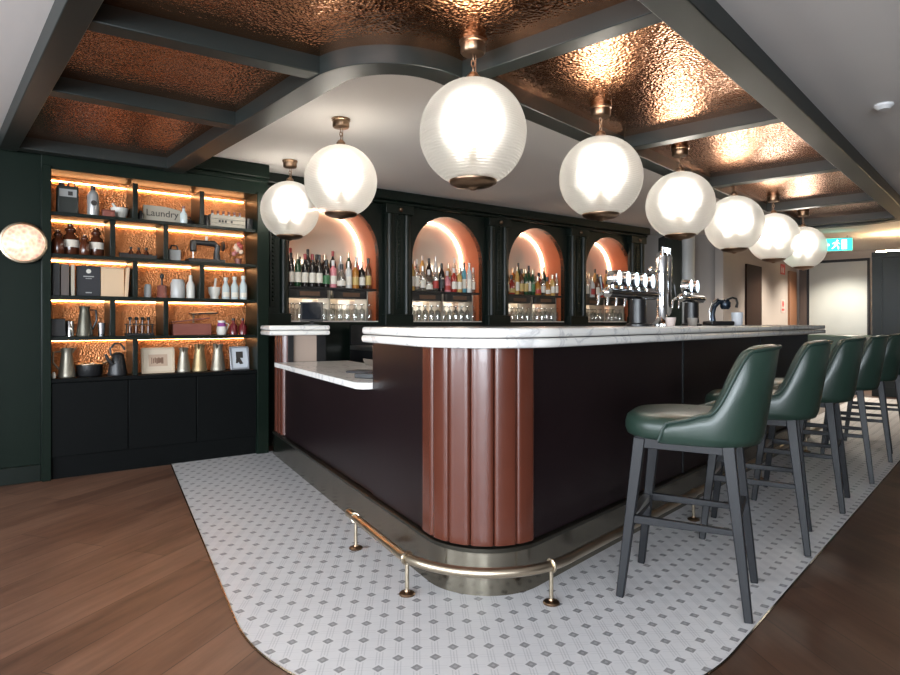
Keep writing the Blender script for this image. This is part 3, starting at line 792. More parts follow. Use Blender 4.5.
# ------------------------------------------------------------------ beer taps and things on the bar top
BT = 1.1005
GLOWB = emis('lit_badge', (.72,.90,1), 3.0)
def beer_font(name, label, a0, a1, ped, badges, y=1.80):
    t = thing(name, label, 'beer tap', A(ped, y, BT), ANG_A, 'beer fonts on the bar')
    MB().lathe([(.075,0),(.075,.012),(.054,.02),(.050,.17)], 20).build('pedestal', BLACK, t, smooth=50)
    m = MB().tube([(a0-ped,0,.20),(a1-ped,0,.20)], .030, 16); m.build('cross_bar', mat('dark_chrome', (.10,.11,.13), .2, 1.), t, smooth=60)
    for x in (a0-ped, a1-ped): MB().sphere((x,0,.20), .031, 14, 8).build('end_cap', CHROME, t)
    for k, b in enumerate(badges):
        m = MB(); n = 20; pr = []
        for yy, s in ((.022,.8),(.03,1),(-.032,1),(-.036,.97)): pr.append([(b-ped+.030*s*math.cos(2*PI*j/n), yy-.006, .288+.046*s*math.sin(2*PI*j/n)) for j in range(n)])
        m.grid(pr, closed_u=True); m.f += [tuple(range(n)), tuple(3*n+j for j in range(n))]
        g = m.build('badge', CHROME, t, smooth=50)
        f = MB(); f.add([(b-ped+.028*math.cos(2*PI*j/n), -.0430, .288+.044*math.sin(2*PI*j/n)) for j in range(n)], [tuple(range(n))])
        f.build('lit_face', GLOWB, g, smooth=0)
        MB().lathe([(.012,.2),(.012,.25)], 10, (b-ped, 0, 0)).build('badge_stem', CHROME, t)
        tp = MB().tube([(b-ped, .028, .20), (b-ped, .075, .20), (b-ped, .095, .185), (b-ped, .098, .13)], [.012,.011,.010,.008], 10).build('tap_spout', CHROME, t, smooth=60)
        MB().tube([(b-ped, .07, .205), (b-ped, .085, .30)], [.006,.011], 8).build('tap_lever', BLACK, tp)
    return t
beer_font('beer_font', 'long black beer font with five glowing badges', 3.38, 4.02, 3.78, [3.45, 3.565, 3.68, 3.795, 3.91])
beer_font('beer_font', 'short black beer font with two glowing badges beyond the chrome tower', 4.47, 4.86, 4.66, [4.55, 4.67])
tw = thing('chrome_tap_tower', 'tall chrome tap tower standing between the two black beer fonts', 'beer tap', A(4.17, 1.80, BT), ANG_A)
MB().lathe([(.075,0),(.075,.012),(.045,.035),(.036,.06),(.034,.2),(.040,.24),(.040,.46),(.034,.49),(.01,.505)], 24, (-.03,0,0)).build('column', CHROME, tw, smooth=50)
MB().lathe([(.018,.07),(.03,.09),(.034,.30),(.034,.47),(.026,.49),(.006,.5)], 20, (.052,0,0)).build('column', CHROME, tw, smooth=50)
MB().box(-.05,.06,-.022,.022,.30,.40).build('bridge', CHROME, tw, bevel=.008)
ar = MB().tube([(-.06,0,.365),(-.20,0,.365)], .009, 10).build('side_arm', CHROME, tw)
MB().sphere((-.205,0,.368), .022, 12, 8).build('arm_knob', CHROME, ar)
for k in range(4):
    MB().tube([(-.055+.035*k, -.015, .46), (-.06+.038*k, -.02, .53)], [.010,.013], 8).build('tap_handle', CHROME, tw)
def potm(name, label, a, y, m, r=.03, h=.05):
    o = MB().lathe([(.001,0),(r*.72,0),(r*.8,.004),(r,h),(r*.92,h),(r*.74,.008),(.001,.007)], 18).build(name, m, loc=A(a, y, BT), smooth=50)
    return tag(o, label, 'pot')
potm('small_pot', 'small off-white pot in front of the chrome tap tower', 3.95, 1.66, mat('pinkish_white', (.6,.5,.46), .5), .034, .055)
potm('small_pot', 'small grey-beige pot beside the short beer font', 4.42, 1.70, mat('grey_beige', (.3,.27,.24), .5), .036, .055)
jc = thing('citrus_press', 'dark blue-black lever press on a black base on the bar', 'press', A(5.22, 1.80, BT), R(8))
MB().box(-.10,.10,-.07,.07,0,.035).build('base', BLACK, jc, bevel=.01, seg=3)
MB().tube([(-.045,0,.03),(-.05,0,.09),(-.035,0,.15),(.005,0,.19),(.05,0,.185)], [.022,.018,.018,.02,.024], 12).build('curved_neck', mat('blue_black', (.02,.03,.045), .25, .6), jc, smooth=60)
MB().lathe([(.028,.13),(.04,.15),(.04,.185),(.03,.205),(.012,.21)], 18, (.06,0,0)).build('press_head', mat('blue_black'), jc, smooth=50)
hn = MB().tube([(.07,0,.205),(.12,0,.225),(.155,0,.215),(.165,0,.18),(.155,0,.145)], [.009,.009,.009,.009,.012], 10).build('lever', BLACK, jc, smooth=60)
MB().tube([(-.07,0,.035),(-.08,0,.12),(-.05,0,.19),(.0,0,.215)], .006, 8).build('steel_brace', CHROME, jc, smooth=60)
cn = MB().lathe([(.001,0),(.036,0),(.040,.01),(.046,.105),(.043,.105),(.036,.012),(.001,.008)], 18).build('plastic_container', mat('cloudy_plastic', (.62,.64,.68), .3), loc=A(5.36, 1.70, BT), smooth=50)
tag(cn, 'cloudy white plastic tub standing beside the lever press', 'container')

# till on the far ledge, things on the lowered top
p = TL+l_*(SL_LOW+.14)-nl*.29
tl_ = thing('till_screen', 'small black till screen standing on the short marble ledge', 'till', (p.x, p.y, BT), R(12))
MB().box(-.06,.06,-.05,.05,0,.012).build('base', BLACK, tl_, bevel=.004)
MB().bar((0,.01,.01),(0,.03,.10),.03,.03,.02,.02).build('stand', BLACK, tl_)
s = MB().hexa([(-.095,-.02,.035),(.095,-.02,.035),(.095,.02,.20),(-.095,.02,.20)],[(-.095,-.002,.03),(.095,-.002,.03),(.095,.04,.195),(-.095,.04,.195)]).build('screen', BLACK, tl_, bevel=.004)
MB().hexa([(-.08,-.0185,.05),(.08,-.0185,.05),(.08,.0165,.19),(-.08,.0165,.19)],[(-.08,-.017,.05),(.08,-.017,.05),(.08,.018,.19),(-.08,.018,.19)]).build('display', mat('dark_screen', (.01,.012,.016), .08), s)
p = TL+l_*(SL_HI+.26)-nl*.20
o = MB().box(-.15,.15,-.10,.10,0,.022).box(-.15,.15,-.10,-.09,.022,.03).box(-.15,.15,.09,.10,.022,.03).build('drip_tray', BLACK, loc=(p.x, p.y, .8005), rz=R(-28), bevel=.004)
tag(o, 'flat black tray lying on the lowered marble top', 'tray')
p = TL+l_*(SL_HI+.66)-nl*.28
o = MB().box(-.16,.16,-.08,.08,0,.012).build('bar_mat', mat('rubber', (.03,.03,.035), .7), loc=(p.x, p.y, .8005), rz=R(-20), bevel=.004)
tag(o, 'thin dark rubber mat on the inner edge of the lowered marble top', 'mat')
p = TL+l_*1.55-nl*.50
o = MB().hexa([(-.55,0,0),(.55,0,0),(.55,.02,.05),(-.55,.02,.05)],[(-.55,.012,0),(.55,.012,0),(.55,.03,.05),(-.55,.03,.05)]).build('steel_rail', STEEL, loc=(p.x, p.y, .8005), rz=R(118), bevel=.002)
tag(o, 'low steel upstand along the inner edge of the lowered marble top', 'rail')

# ------------------------------------------------------------------ curios on the shelving
def on(x, row, y=.12): return B(x, y, zs[row]+.0008)
M = lambda n, c, r=.5, me=0.: mat(n, c, r, me)
TIN = M('dark_tin', (.018,.022,.018), .4); GREYP = M('grey_paint', (.33,.33,.32), .5); IVORY = M('ivory_china', (.66,.63,.56), .35)
PEWTER = noisy('galvanised_metal', (.22,.20,.16), (.34,.31,.25), 14, .42, .75); BROWNG = M('brown_glass', (.075,.022,.010), .15); IRON = M('cast_iron', (.012,.012,.013), .4)
PALEB = M('pale_board', (.42,.37,.29), .6); OAK = noisy('oak_wood', (.28,.16,.08), (.38,.23,.12), 12, .55, stretch=(1,6,6)); CREAMB = M('cream_board', (.62,.44,.28), .6)
REDW = noisy('red_brown_wood', (.17,.045,.035), (.24,.08,.055), 10, .45, stretch=(1,5,5)); INK = M('ink', (.03,.025,.022), .6); PALEBLUE = M('pale_glass', (.52,.58,.57), .15)
def item(name, label, cat, x, row, y=.12, rz=0., group=None): return thing(name, label, cat, on(x, row, y), ANG_W+rz, group)
def jarlike(name, label, cat, x, row, prof, m, cap=None, lab=None, y=.12, group=None):
    t = item(name, label, cat, x, row, y, 0, group)
    MB().lathe(prof, 20).build('body', m, t, smooth=50)
    if cap: MB().lathe(cap[0], 16).build('stopper', cap[1], t, smooth=50)
    if lab:
        r, z0, z1 = lab; rows = [[(r*math.cos(a), r*math.sin(a), z) for a in [R(-90)+R(-62+124*k/10) for k in range(11)]] for z in (z0, z1)]
        MB().grid(rows).build('label', CREAM, t)
    return t
# row 5 (top, index 4)
t = item('oil_tin', 'dark square oil tin with grey label in the top corner by the green wall', 'tin', .112, 4)
MB().box(-.068,.068,-.05,.05,0,.205).build('body', TIN, t, bevel=.008)
MB().lathe([(.02,.205),(.02,.23)], 14, (-.035,0,0)).build('cap', IRON, t); MB().tube([(.0,0,.205),(.01,0,.235),(.045,0,.235),(.055,0,.205)], .006, 8).build('handle', IRON, t)
MB().box(-.055,.055,-.0515,-.05,.125,.18).build('label', GREYP, t)
MB().box(.0,.03,-.0525,-.0515,.135,.165).build('emblem', INK, t)
t = item('flask', 'tall silvery flask with dark round emblem on the top shelf', 'flask', .28, 4)
MB().lathe([(.001,0),(.038,0),(.040,.006),(.040,.16),(.03,.185),(.016,.20)], 20).build('body', M('silver_grey', (.42,.42,.41), .35, .4), t, smooth=50)
MB().lathe([(.017,.20),(.017,.232),(.012,.235)], 14).build('cap', IRON, t)
e = ylathe([(.02,0),(.02,.002)], 20); e.v = [(x, y-.040, z+.10) for x,y,z in e.v]; e.build('emblem', INK, t)
t = item('small_box', 'small brown wooden box between the silvery flask and white mortar', 'box', .372, 4, .05)
MB().box(-.04,.04,-.03,.03,0,.04).build('body', REDW, t, bevel=.003); MB().box(-.042,.042,-.032,.032,.041,.05).build('lid', REDW, t, bevel=.003)
t = item('mortar_bowl', 'white stone mortar bowl on the top shelf', 'bowl', .466, 4, .155)
MB().lathe([(.001,0),(.036,0),(.038,.012),(.055,.04),(.064,.09),(.056,.09),(.045,.04),(.001,.022)], 24).build('bowl', IVORY, t, smooth=50)
MB().tube([(.01,0,.03),(-.05,0,.125)], [.016,.009], 10).build('pestle', IVORY, t)
o = tag(MB().lathe([(.001,0),(.022,0),(.024,.05),(.012,.065),(.012,.075)], 14).build('ink_bottle', IRON, loc=on(.60,4,.08), smooth=50), 'small black bottle tucked beside the lettered board on the top shelf', 'bottle')
t = item('lettered_board', 'grey-beige painted board with dark old lettering on the top shelf', 'sign', .77, 4, .14)
MB().prism([(-.14,0),(.14,0),(.14,.115),(.02,.135),(-.14,.135)], -.01, .01).build('board', PALEB, t, bevel=.002)
t.children[0].rotation_euler = (PI/2, 0, 0)
tx = text_mesh('Laundry', .075, 'lettering', INK, t); tx.location = (-.0,-.0115,.075); tx.rotation_euler = (PI/2,0,0)
jarlike('corked_bottle', 'pale corked bottle standing in front of the lettered board', 'bottle', .912, 4, [(.001,0),(.026,0),(.028,.006),(.028,.075),(.012,.10),(.011,.12)], PALEBLUE, ([(.011,.12),(.013,.14)], REDW), y=.045)
t = item('iron_dome', 'black dome-shaped iron on the top shelf beside the bottle crate', 'iron', .968, 4, .13)
MB().lathe([(.055,0),(.056,.012),(.05,.03),(.03,.048),(.01,.055)], 22).build('dome', IRON, t, smooth=60); MB().tube([(-.02,0,.05),(-.015,0,.07),(.015,0,.07),(.02,0,.05)], .005, 8).build('handle', IRON, t)
o = tag(MB().lathe([(.001,0),(.024,0),(.026,.06),(.018,.075),(.018,.09)], 14).build('ink_bottle', IRON, loc=on(1.095,4,.08), smooth=50), 'small black pot standing before the bottle crate on the top shelf', 'pot')
t = item('bottle_crate', 'greyed wooden crate with faded lettering holding small corked bottles', 'crate', 1.275, 4, .13)
for z in (0,.035,.07): MB().box(-.145,.145,-.065,-.057,z,z+.032).build('slat', PALEB, t, bevel=.002)
for x in (-.145,.137): MB().box(x,x+.008,-.057,.065,0,.102).build('side', PALEB, t)
MB().box(-.145,.145,.057,.065,0,.102).build('back', PALEB, t); MB().box(-.137,.137,-.057,.057,0,.008).build('bottom', PALEB, t)
for x in (-.08, -.055, -.03, .02): MB().box(x,x+.016,-.0665,-.065,.042,.062).build('lettering', INK, t)
for k in range(6):
    x = 1.275-.115+.046*k
    q = B(x, .12, zs[4]+.0095); q = thing('crate_bottle', f'small corked bottle in the wooden crate, {ORD[k]} counting from the iron', 'bottle', q, ANG_W, 'bottles in the crate')
    MB().lathe([(.001,0),(.019,0),(.020,.08),(.009,.10),(.009,.118)], 12).build('body', PALEBLUE, q); MB().lathe([(.010,.112),(.011,.136)], 10).build('cork', REDW, q)
o = tag(MB().box(-.025,.025,-.03,.03,0,.10).build('black_box', IRON, loc=on(1.46,4,.10), rz=ANG_W, bevel=.003), 'narrow black box at the end of the top shelf', 'box')
# row index 3
JP = [(.001,0),(.050,0),(.054,.008),(.054,.10),(.044,.135),(.026,.15),(.026,.165)]; JC = ([(.028,.165),(.034,.172),(.034,.185),(.018,.20),(.020,.215),(.004,.222)], BROWNG)
def apoth(label, x, s, lab=True, y=.12):
    p = [(a*s,b*s) for a,b in JP]; c = ([(a*s,b*s) for a,b in JC[0]], JC[1])
    return jarlike('apothecary_jar', label, 'jar', x, 3, p, BROWNG, c, (.0548*s, .055*s, .105*s) if lab else None, y=y, group='brown apothecary jars')
apoth('brown glass apothecary jar half hidden by the shelving side post', .05, .8, False, .07)
apoth('tall brown apothecary jar with white label, beside the half-hidden jar', .135, 1.08, True, .135)
apoth('small brown apothecary jar between the two labelled jars', .218, .70, False, .06)
apoth('brown apothecary jar with white label beside the first divider', .30, 1.0)
o = tag(MB().sphere((0,0,.045), .045, 18, 12).build('copper_ball', M('red_copper', (.5,.12,.07), .35, .4), loc=on(.225,3,.205)), 'reddish ball behind the brown apothecary jars', 'ball')
t = item('dark_tray', 'low black tray holding three small bottles beside the brown jars', 'tray', .585, 3)
MB().prism([(-.13,-.06),(.13,-.06),(.11,.06),(-.11,.06)], 0, .012).build('tray_bottom', IRON, t); MB().box(-.13,.13,-.064,-.058,0,.03).build('tray_lip', IRON, t); MB().box(-.12,.12,.056,.062,0,.05).build('tray_back', IRON, t)
for k, x in enumerate((-.045,.01,.065)):
    q = thing('tray_bottle', f'small dark bottle on the low black tray, {ORD[k]} from the brown jars', 'bottle', B(.585+x, .12, zs[3]+.0132), ANG_W, 'bottles on the black tray')
    MB().lathe([(.001,0),(.017,0),(.018,.04),(.008,.055),(.008,.065)], 12).build('body', BROWNG, q); MB().lathe([(.010,.062),(.011,.08)], 10).build('stopper', IRON, q)
t = item('flat_iron', 'grey flat iron standing on end beside the sewing machine', 'iron', .855, 3, .11)
MB().prism([(-.045,-.03),(.045,-.03),(.05,.02),(.0,.04),(-.05,.02)], 0, .09).build('body', GREYP, t, bevel=.006); MB().tube([(-.03,0,.09),(-.02,0,.125),(.02,0,.125),(.03,0,.09)], .007, 8).build('handle', IRON, t)
t = item('sewing_machine', 'antique black sewing machine on a long base', 'sewing machine', 1.115, 3, .13)
MB().box(-.155,.14,-.06,.06,0,.03).build('bed', IRON, t, bevel=.005)
MB().tube([(.085,0,.03),(.082,0,.09),(.09,0,.14),(.06,0,.165),(-.03,0,.168),(-.10,0,.168)], [.03,.024,.026,.026,.022,.022], 14).build('arm', IRON, t, smooth=60)
hd_ = MB().box(-.13,-.085,-.025,.025,.09,.185).build('head', IRON, t, bevel=.01); MB().tube([(-.108,0,.09),(-.108,0,.035)], .005, 8).build('needle_bar', STEEL, hd_)
wh = MB().lathe([(.035,-.008),(.042,-.004),(.042,.004),(.035,.008)], 22); wh.v = [(z+.135, y, x+.15) for x,y,z in wh.v]; wh.build('hand_wheel', IRON, t)
MB().lathe([(.012,0),(.012,.035)], 10, (.0,0,.188)).build('spool', IVORY, t)
t = item('flower_posy', 'small pink and cream flower posy beside the sewing machine', 'flowers', 1.375, 3, .12)
MB().lathe([(.001,0),(.025,0),(.03,.05),(.026,.05),(.001,.01)], 14).build('pot', REDW, t)
for k in range(12):
    a = k*2.4; r = .012+.028*(k/12)
    MB().sphere((r*math.cos(a), r*math.sin(a), .075+.075*(1-k/12)+.02*(k%3)), .020, 8, 6).build('bloom', [M('pink_bloom', (.55,.20,.18)), M('cream_bloom', (.7,.5,.36)), M('red_bloom', (.4,.07,.05))][k % 3], t)
# row index 2
def book(name, label, x, row, w, h, d, m, rz=0., tilt=0., y=.11, pages=True):
    t = item(name, label, 'book', x, row, y, rz)
    c = MB().box(-w/2,w/2,-d/2,d/2,0,h).build('cover', m, t, bevel=.002)
    if pages: MB().box(-w/2+.004,w/2-.004,-d/2+.006,d/2+.002,h,h+.001).build('pages', CREAM, t)
    if tilt:
        t.rotation_euler = (0, tilt, ANG_W+rz)
    return t
book('book', 'tall black book upright against the shelving side post', .035, 2, .045, .235, .15, IRON)
book('book', 'grey-brown book beside the tall black book', .09, 2, .05, .225, .15, M('taupe_cloth', (.10,.08,.07)))
book('book', 'thin pale book upright beside the black crested book', .14, 2, .022, .225, .15, PALEB)
t = item('crested_book', 'black book facing out with a white crest on its cover', 'book', .245, 2, .09)
MB().box(-.078,.078,-.018,.018,0,.225).build('cover', M('ink_black', (.012,.013,.017), .5), t, bevel=.003)
e = ylathe([(.017,0),(.017,.001)], 8); e.v = [(x, y-.018, z+.185) for x,y,z in e.v]; e.build('crest', IVORY, t, smooth=0)
MB().box(-.035,.035,-.0188,-.018,.142,.150).build('title_line', GREYP, t); MB().box(-.02,.02,-.0188,-.018,.128,.133).build('title_line', GREYP, t); MB().box(-.02,.02,-.0188,-.018,.022,.030).build('title_line', GREYP, t)
t = item('cream_box', 'plain cream box file facing out beside the black crested book', 'box', .405, 2, .09)
MB().box(-.078,.078,-.022,.022,0,.212).build('body', CREAMB, t, bevel=.003); MB().box(-.079,.079,-.0225,.0225,.213,.222).build('lid', CREAMB, t, bevel=.002)
jarlike('grey_jar', 'short grey jar on the middle shelf beside the second divider', 'jar', .66, 2, [(.001,0),(.026,0),(.027,.085),(.022,.095),(.022,.105)], GREYP)
t = item('spice_mill', 'brown mill with a tall black knob on the middle shelf', 'mill', .765, 2)
MB().lathe([(.001,0),(.042,0),(.042,.012),(.036,.02),(.036,.09),(.03,.1)], 16).build('body', REDW, t, smooth=50); MB().lathe([(.008,.1),(.007,.15),(.016,.165),(.017,.185),(.006,.198)], 12).build('knob', IRON, t, smooth=50)
jarlike('stoneware_jar', 'wide pale grey stoneware jar beside the brown mill', 'jar', .885, 2, [(.001,0),(.052,0),(.055,.01),(.055,.12),(.045,.14),(.045,.152)], M('pale_grey_glaze', (.45,.44,.42), .3))
jarlike('white_bottle', 'white stoneware bottle beside the third divider', 'bottle', .985, 2, [(.001,0),(.033,0),(.035,.01),(.035,.11),(.015,.15),(.013,.19)], IVORY)
t = item('pestle_and_mortar', 'white mortar with upright pestle beside the pale bottles', 'mortar', 1.175, 2)
MB().lathe([(.001,0),(.035,0),(.032,.02),(.046,.05),(.05,.10),(.043,.10),(.001,.04)], 20).build('mortar', IVORY, t, smooth=50); MB().tube([(0,0,.05),(.012,0,.175)], [.012,.009], 10).build('pestle', IVORY, t)
for k, x in enumerate((1.27, 1.345, 1.42)):
    jarlike('pale_bottle', f'pale blue-white bottle at the end of the middle shelf, {ORD[k]} from the mortar', 'bottle', x, 2, [(.001,0),(.030,0),(.032,.01),(.032,.10+.01*k),(.016,.135+.01*k),(.013,.16+.01*k)], PALEBLUE, ([(.018,.158+.01*k),(.019,.185+.01*k)], IVORY), (.0327,.02,.06), group='pale bottles on the middle shelf')
book('book', 'cream book leaning beside the first divider of the middle shelf', .494, 2, .022, .225, .14, CREAMB, 0, .06)
# row index 1
o = tag(MB().box(-.045,.045,-.05,.05,0,.13).build('black_box', IRON, loc=on(.05,1,.11), rz=ANG_W, bevel=.004), 'black box in the lower corner beside the silver canister', 'box')
jarlike('silver_canister', 'silver canister beside the black box', 'canister', .127, 1, [(.001,0),(.028,0),(.029,.11),(.026,.115)], CHROME)
t = item('tall_jug', 'tall dark conical jug with handle between two silver pieces', 'jug', .224, 1, .12)
MB().lathe([(.001,0),(.055,0),(.057,.01),(.036,.17),(.032,.20),(.04,.225),(.034,.225),(.026,.195)], 22).build('body', noisy('dark_pewter', (.09,.085,.065), (.14,.13,.10), 12, .4, .7), t, smooth=50)
MB().tube([(.036,0,.20),(.075,0,.195),(.08,0,.12),(.052,0,.05)], .007, 8).build('handle', IRON, t)
jarlike('silver_cup', 'small silver beaker beside the tall dark jug', 'beaker', .335, 1, [(.001,0),(.022,0),(.03,.10),(.027,.10),(.02,.006),(.001,.006)], CHROME)
t = item('bottle_stand', 'dark stand of small stoppered bottles on the second lowest shelf', 'stand', .60, 1)
MB().box(-.10,.10,-.04,.04,0,.02).build('base', IRON, t, bevel=.003); MB().box(-.10,.10,-.034,-.024,.085,.092).box(-.10,.10,.024,.034,.085,.092).build('rack', IRON, t)
for x in (-.095,.09): MB().box(x,x+.006,-.02,.02,.02,.085).build('upright', IRON, t)
for k in range(4):
    q = thing('stand_bottle', f'small dark stoppered bottle in the dark stand, {ORD[k]} from the first divider', 'bottle', B(.60-.066+.044*k, .12, zs[1]+.0215), ANG_W, 'bottles in the dark stand')
    MB().lathe([(.001,0),(.014,0),(.015,.055),(.007,.06),(.007,.10)], 12).build('body', BROWNG, q); MB().lathe([(.010,.10),(.015,.112),(.010,.126)], 10).build('stopper', IRON, q)
t = item('wooden_case', 'red-brown wooden case with its dark lid raised', 'case', .985, 1, .12)
MB().box(-.15,.15,-.06,.06,0,.095).build('body', REDW, t, bevel=.004); MB().hexa([(-.15,-.02,.10),(.15,-.02,.135),(.15,.06,.135),(-.15,.06,.10)],[(-.15,-.02,.108),(.15,-.02,.145),(.15,.06,.145),(-.15,.06,.108)]).build('tray', REDW, t)
MB().hexa([(.0,-.06,.165),(.20,-.06,.175),(.20,.06,.185),(.0,.06,.175)],[(.0,-.06,.178),(.20,-.06,.188),(.20,.06,.198),(.0,.06,.188)]).build('lid', IRON, t)
MB().bar((.03,.03,.10),(.03,.03,.17),.012).build('lid_stay', BRASS, t)
t = item('china_cup', 'white and purple china jug beside the wooden case', 'jug', 1.235, 1)
MB().lathe([(.001,0),(.034,0),(.042,.03),(.038,.07),(.028,.10),(.032,.12),(.028,.12)], 18).build('body', IVORY, t, smooth=50); MB().lathe([(.0385,.07),(.0295,.098),(.0295,.102)], 18, cap=False).build('purple_band', M('purple_glaze', (.25,.05,.22), .3), t); MB().tube([(.03,0,.10),(.06,0,.09),(.04,0,.03)], .005, 8).build('handle', IVORY, t)
for k, x in enumerate((1.335, 1.415)):
    jarlike('red_bottle', f'dark red squat bottle near the shelf end, {ORD[k]} from the china jug', 'bottle', x, 1, [(.001,0),(.033,0),(.035,.07),(.014,.10),(.013,.125)], M('dark_red_glass', (.12,.012,.015), .15), ([(.014,.122),(.015,.14)], IRON), group='dark red bottles')
# bottom row index 0
def jug(label, x, s, m=PEWTER, hs=1, y=.12, g='galvanised jugs', rot=0):
    t = item('metal_jug', label, 'jug', x, 0, y, R(rot), g)
    MB().lathe([(a*s,b*s) for a,b in [(.001,0),(.058,0),(.060,.008),(.055,.03),(.036,.165),(.036,.19),(.044,.215),(.039,.215),(.03,.185)]], 22).build('body', m, t, smooth=50)
    MB().tube([(hs*.036*s,0,.19*s),(hs*.085*s,0,.185*s),(hs*.088*s,0,.11*s),(hs*.05*s,0,.06*s)], .007*s, 8).build('handle', m, t)
    MB().add([(-hs*.03*s,-.015*s,.20*s),(-hs*.07*s,0,.225*s),(-hs*.03*s,.015*s,.20*s),(-hs*.034*s,0,.165*s)], [(0,1,3),(1,2,3),(0,2,1),(0,3,2)]).build('spout', m, t)
    return t
jug('galvanised jug on the bottom shelf beside the long-handled pan', .11, 1.0, hs=-1)
o = tag(MB().lathe([(.001,0),(.012,0),(.014,.03),(.006,.045)], 12).build('salt_pot', IVORY, loc=on(.02,0,.04)), 'tiny white pot at the outer corner of the bottom shelf', 'pot')
t = item('brazing_pan', 'dark round pan with pale rim and long raised handle on the bottom shelf', 'pan', .262, 0, .165)
MB().lathe([(.001,0),(.082,0),(.088,.01),(.092,.085),(.086,.085),(.08,.012),(.001,.008)], 26).build('pan', IRON, t, smooth=50)
MB().tube([(.093*math.cos(a),.093*math.sin(a),.088) for a in [2*PI*k/28 for k in range(28)]], .007, 8, True).build('rim', BRASS, t, smooth=60)
MB().tube([(.085,0,.085),(.15,.01,.125),(.20,.02,.165)], [.010,.009,.012], 10).build('handle', OAK, t, smooth=60)
t = item('black_kettle', 'black conical kettle with an arched handle on the bottom shelf', 'kettle', .44, 0, .085)
MB().lathe([(.001,0),(.068,0),(.070,.012),(.054,.10),(.044,.155),(.03,.17),(.01,.178)], 24).build('body', IRON, t, smooth=50)
MB().tube([(-.045,0,.15),(-.05,0,.205),(-.02,0,.24),(.02,0,.24),(.045,0,.205),(.05,0,.19)], .008, 10).build('handle', IRON, t, smooth=60)
MB().tube([(-.04,-.04,.09),(-.075,-.05,.13),(-.09,-.05,.165)], [.018,.012,.010], 10).build('spout', IRON, t, smooth=60)
def picture(label, x, w, h, fm, mm, row=0, lean=-.16):
    t = item('picture_frame', label, 'picture', x, row, .10)
    t.rotation_euler = (lean, 0, ANG_W)
    b = .016; f = MB().box(-w/2,w/2,-.008,.008,0,b).box(-w/2,w/2,-.008,.008,h-b,h).box(-w/2,-w/2+b,-.008,.008,b,h-b).box(w/2-b,w/2,-.008,.008,b,h-b)
    f.build('frame', fm, t, bevel=.003); MB().box(-w/2+b,w/2-b,-.003,.006,b,h-b).build('mount', mm, t)
    return t
t = picture('cream framed sketch leaning on the bottom shelf', .735, .245, .205, M('cream_frame', (.6,.47,.33)), M('cream_mount', (.66,.55,.42)))
MB().box(-.07,.07,-.0042,-.003,.055,.15).build('sketch_paper', M('sketch_paper', (.5,.36,.26)), t)
sk = MB()
for k in range(7): sk.box(-.05+.012*k,-.045+.014*k,-.0055,-.0042,.075+.004*(k%3),.125-.006*(k%2))
sk.build('sketch', M('sketch_line', (.2,.11,.07)), t)
jug('galvanised jug beside the cream framed sketch', .93, .92, rot=70)
jug('tall narrow galvanised jug, middle of the three beside the sketch', 1.055, 1.04, noisy('old_brass', (.26,.19,.10), (.36,.27,.15), 12, .42, .75), rot=65)
jug('galvanised jug beside the silver framed picture', 1.205, 1.04, rot=60)
t = picture('silver framed dark silhouette picture at the bottom shelf end', 1.385, .16, .20, M('silver_frame', (.35,.37,.4), .35, .6), M('pale_mount', (.55,.58,.62)))
sk = MB(); sk.box(-.03,.03,-.0045,-.003,.10,.155); sk.add([(-.03,-.0045,.10),(.005,-.0045,.10),(.03,-.0045,.05),(.0,-.0045,.045)], [(0,1,2,3)]); sk.add([(-.035,-.0045,.055),(-.015,-.0045,.055),(-.005,-.0045,.09),(-.03,-.0045,.095)], [(0,1,2,3)])
sk.build('silhouette', INK, t, smooth=0)

# ------------------------------------------------------------------ far end of the room
MB().box(2.55, 4.1, 9.75, 9.9, 0, CEIL).build('wall_far_grey', WALLG, kind='structure')
MB().box(3.20, 3.45, 9.42, 9.72, 0, 2.42).build('wall_pier', GREEN2, kind='structure')
MB().lathe([(.11,0),(.11,2.42)], 24, (3.56, 9.50, 0)).build('pillar_grey', noisy('pale_column', (.42,.43,.42), (.5,.5,.49), 3, .35), kind='structure')
G0 = (4.1, 9.5, 0)
MB().box(0, 4.2, .0, .12, 0, CEIL).build('wall_corridor', WALLG, loc=G0, rz=ANG_A, kind='structure')
BROWN = noisy('dark_brown_door', (.018,.008,.005), (.028,.013,.008), 6, .5, spec=.1, stretch=(1,1,.2))
d = MB().box(1.01, 1.81, -.03, .0, 0, 2.08).build('door_1', BROWN, loc=G0, rz=ANG_A, bevel=.004, kind='structure')
hd2 = MB().tube([(1.70,-.055,1.0),(1.60,-.055,1.0)], .009, 8).build('door_handle', STEEL, d)
MB().box(3.55, 4.05, -.04, .0, 0, 2.12).build('door_2', noisy('oak_door', (.20,.09,.045), (.26,.12,.06), 6, .45, stretch=(1,1,.2)), loc=G0, rz=ANG_A, bevel=.004, kind='structure')
RED = mat('sign_red', (.55,.03,.025), .45)
t = thing('fire_sign', 'red fire sign high on the grey wall before the oak door', 'sign', fr(G0, ANG_A, 3.2, -.004, 2.03), ANG_A)
MB().box(-.14,.14,-.004,.003,0,.19).build('plate', RED, t)
MB().prism([(-.10,.03),(-.06,.03),(-.05,.10),(-.08,.16),(-.11,.10)], .004, .006).build('flame_mark', IVORY, t).rotation_euler = (PI/2,0,0)
MB().box(.0,.05,-.006,-.004,.03,.13).build('extinguisher_mark', IVORY, t)
t = thing('fire_sign', 'small white and red notice low on the grey wall before the oak door', 'sign', fr(G0, ANG_A, 3.2, -.004, 1.32), ANG_A)
MB().box(-.12,.12,-.004,.003,0,.24).build('plate', mat('sign_pinkwhite', (.5,.4,.37), .5), t)
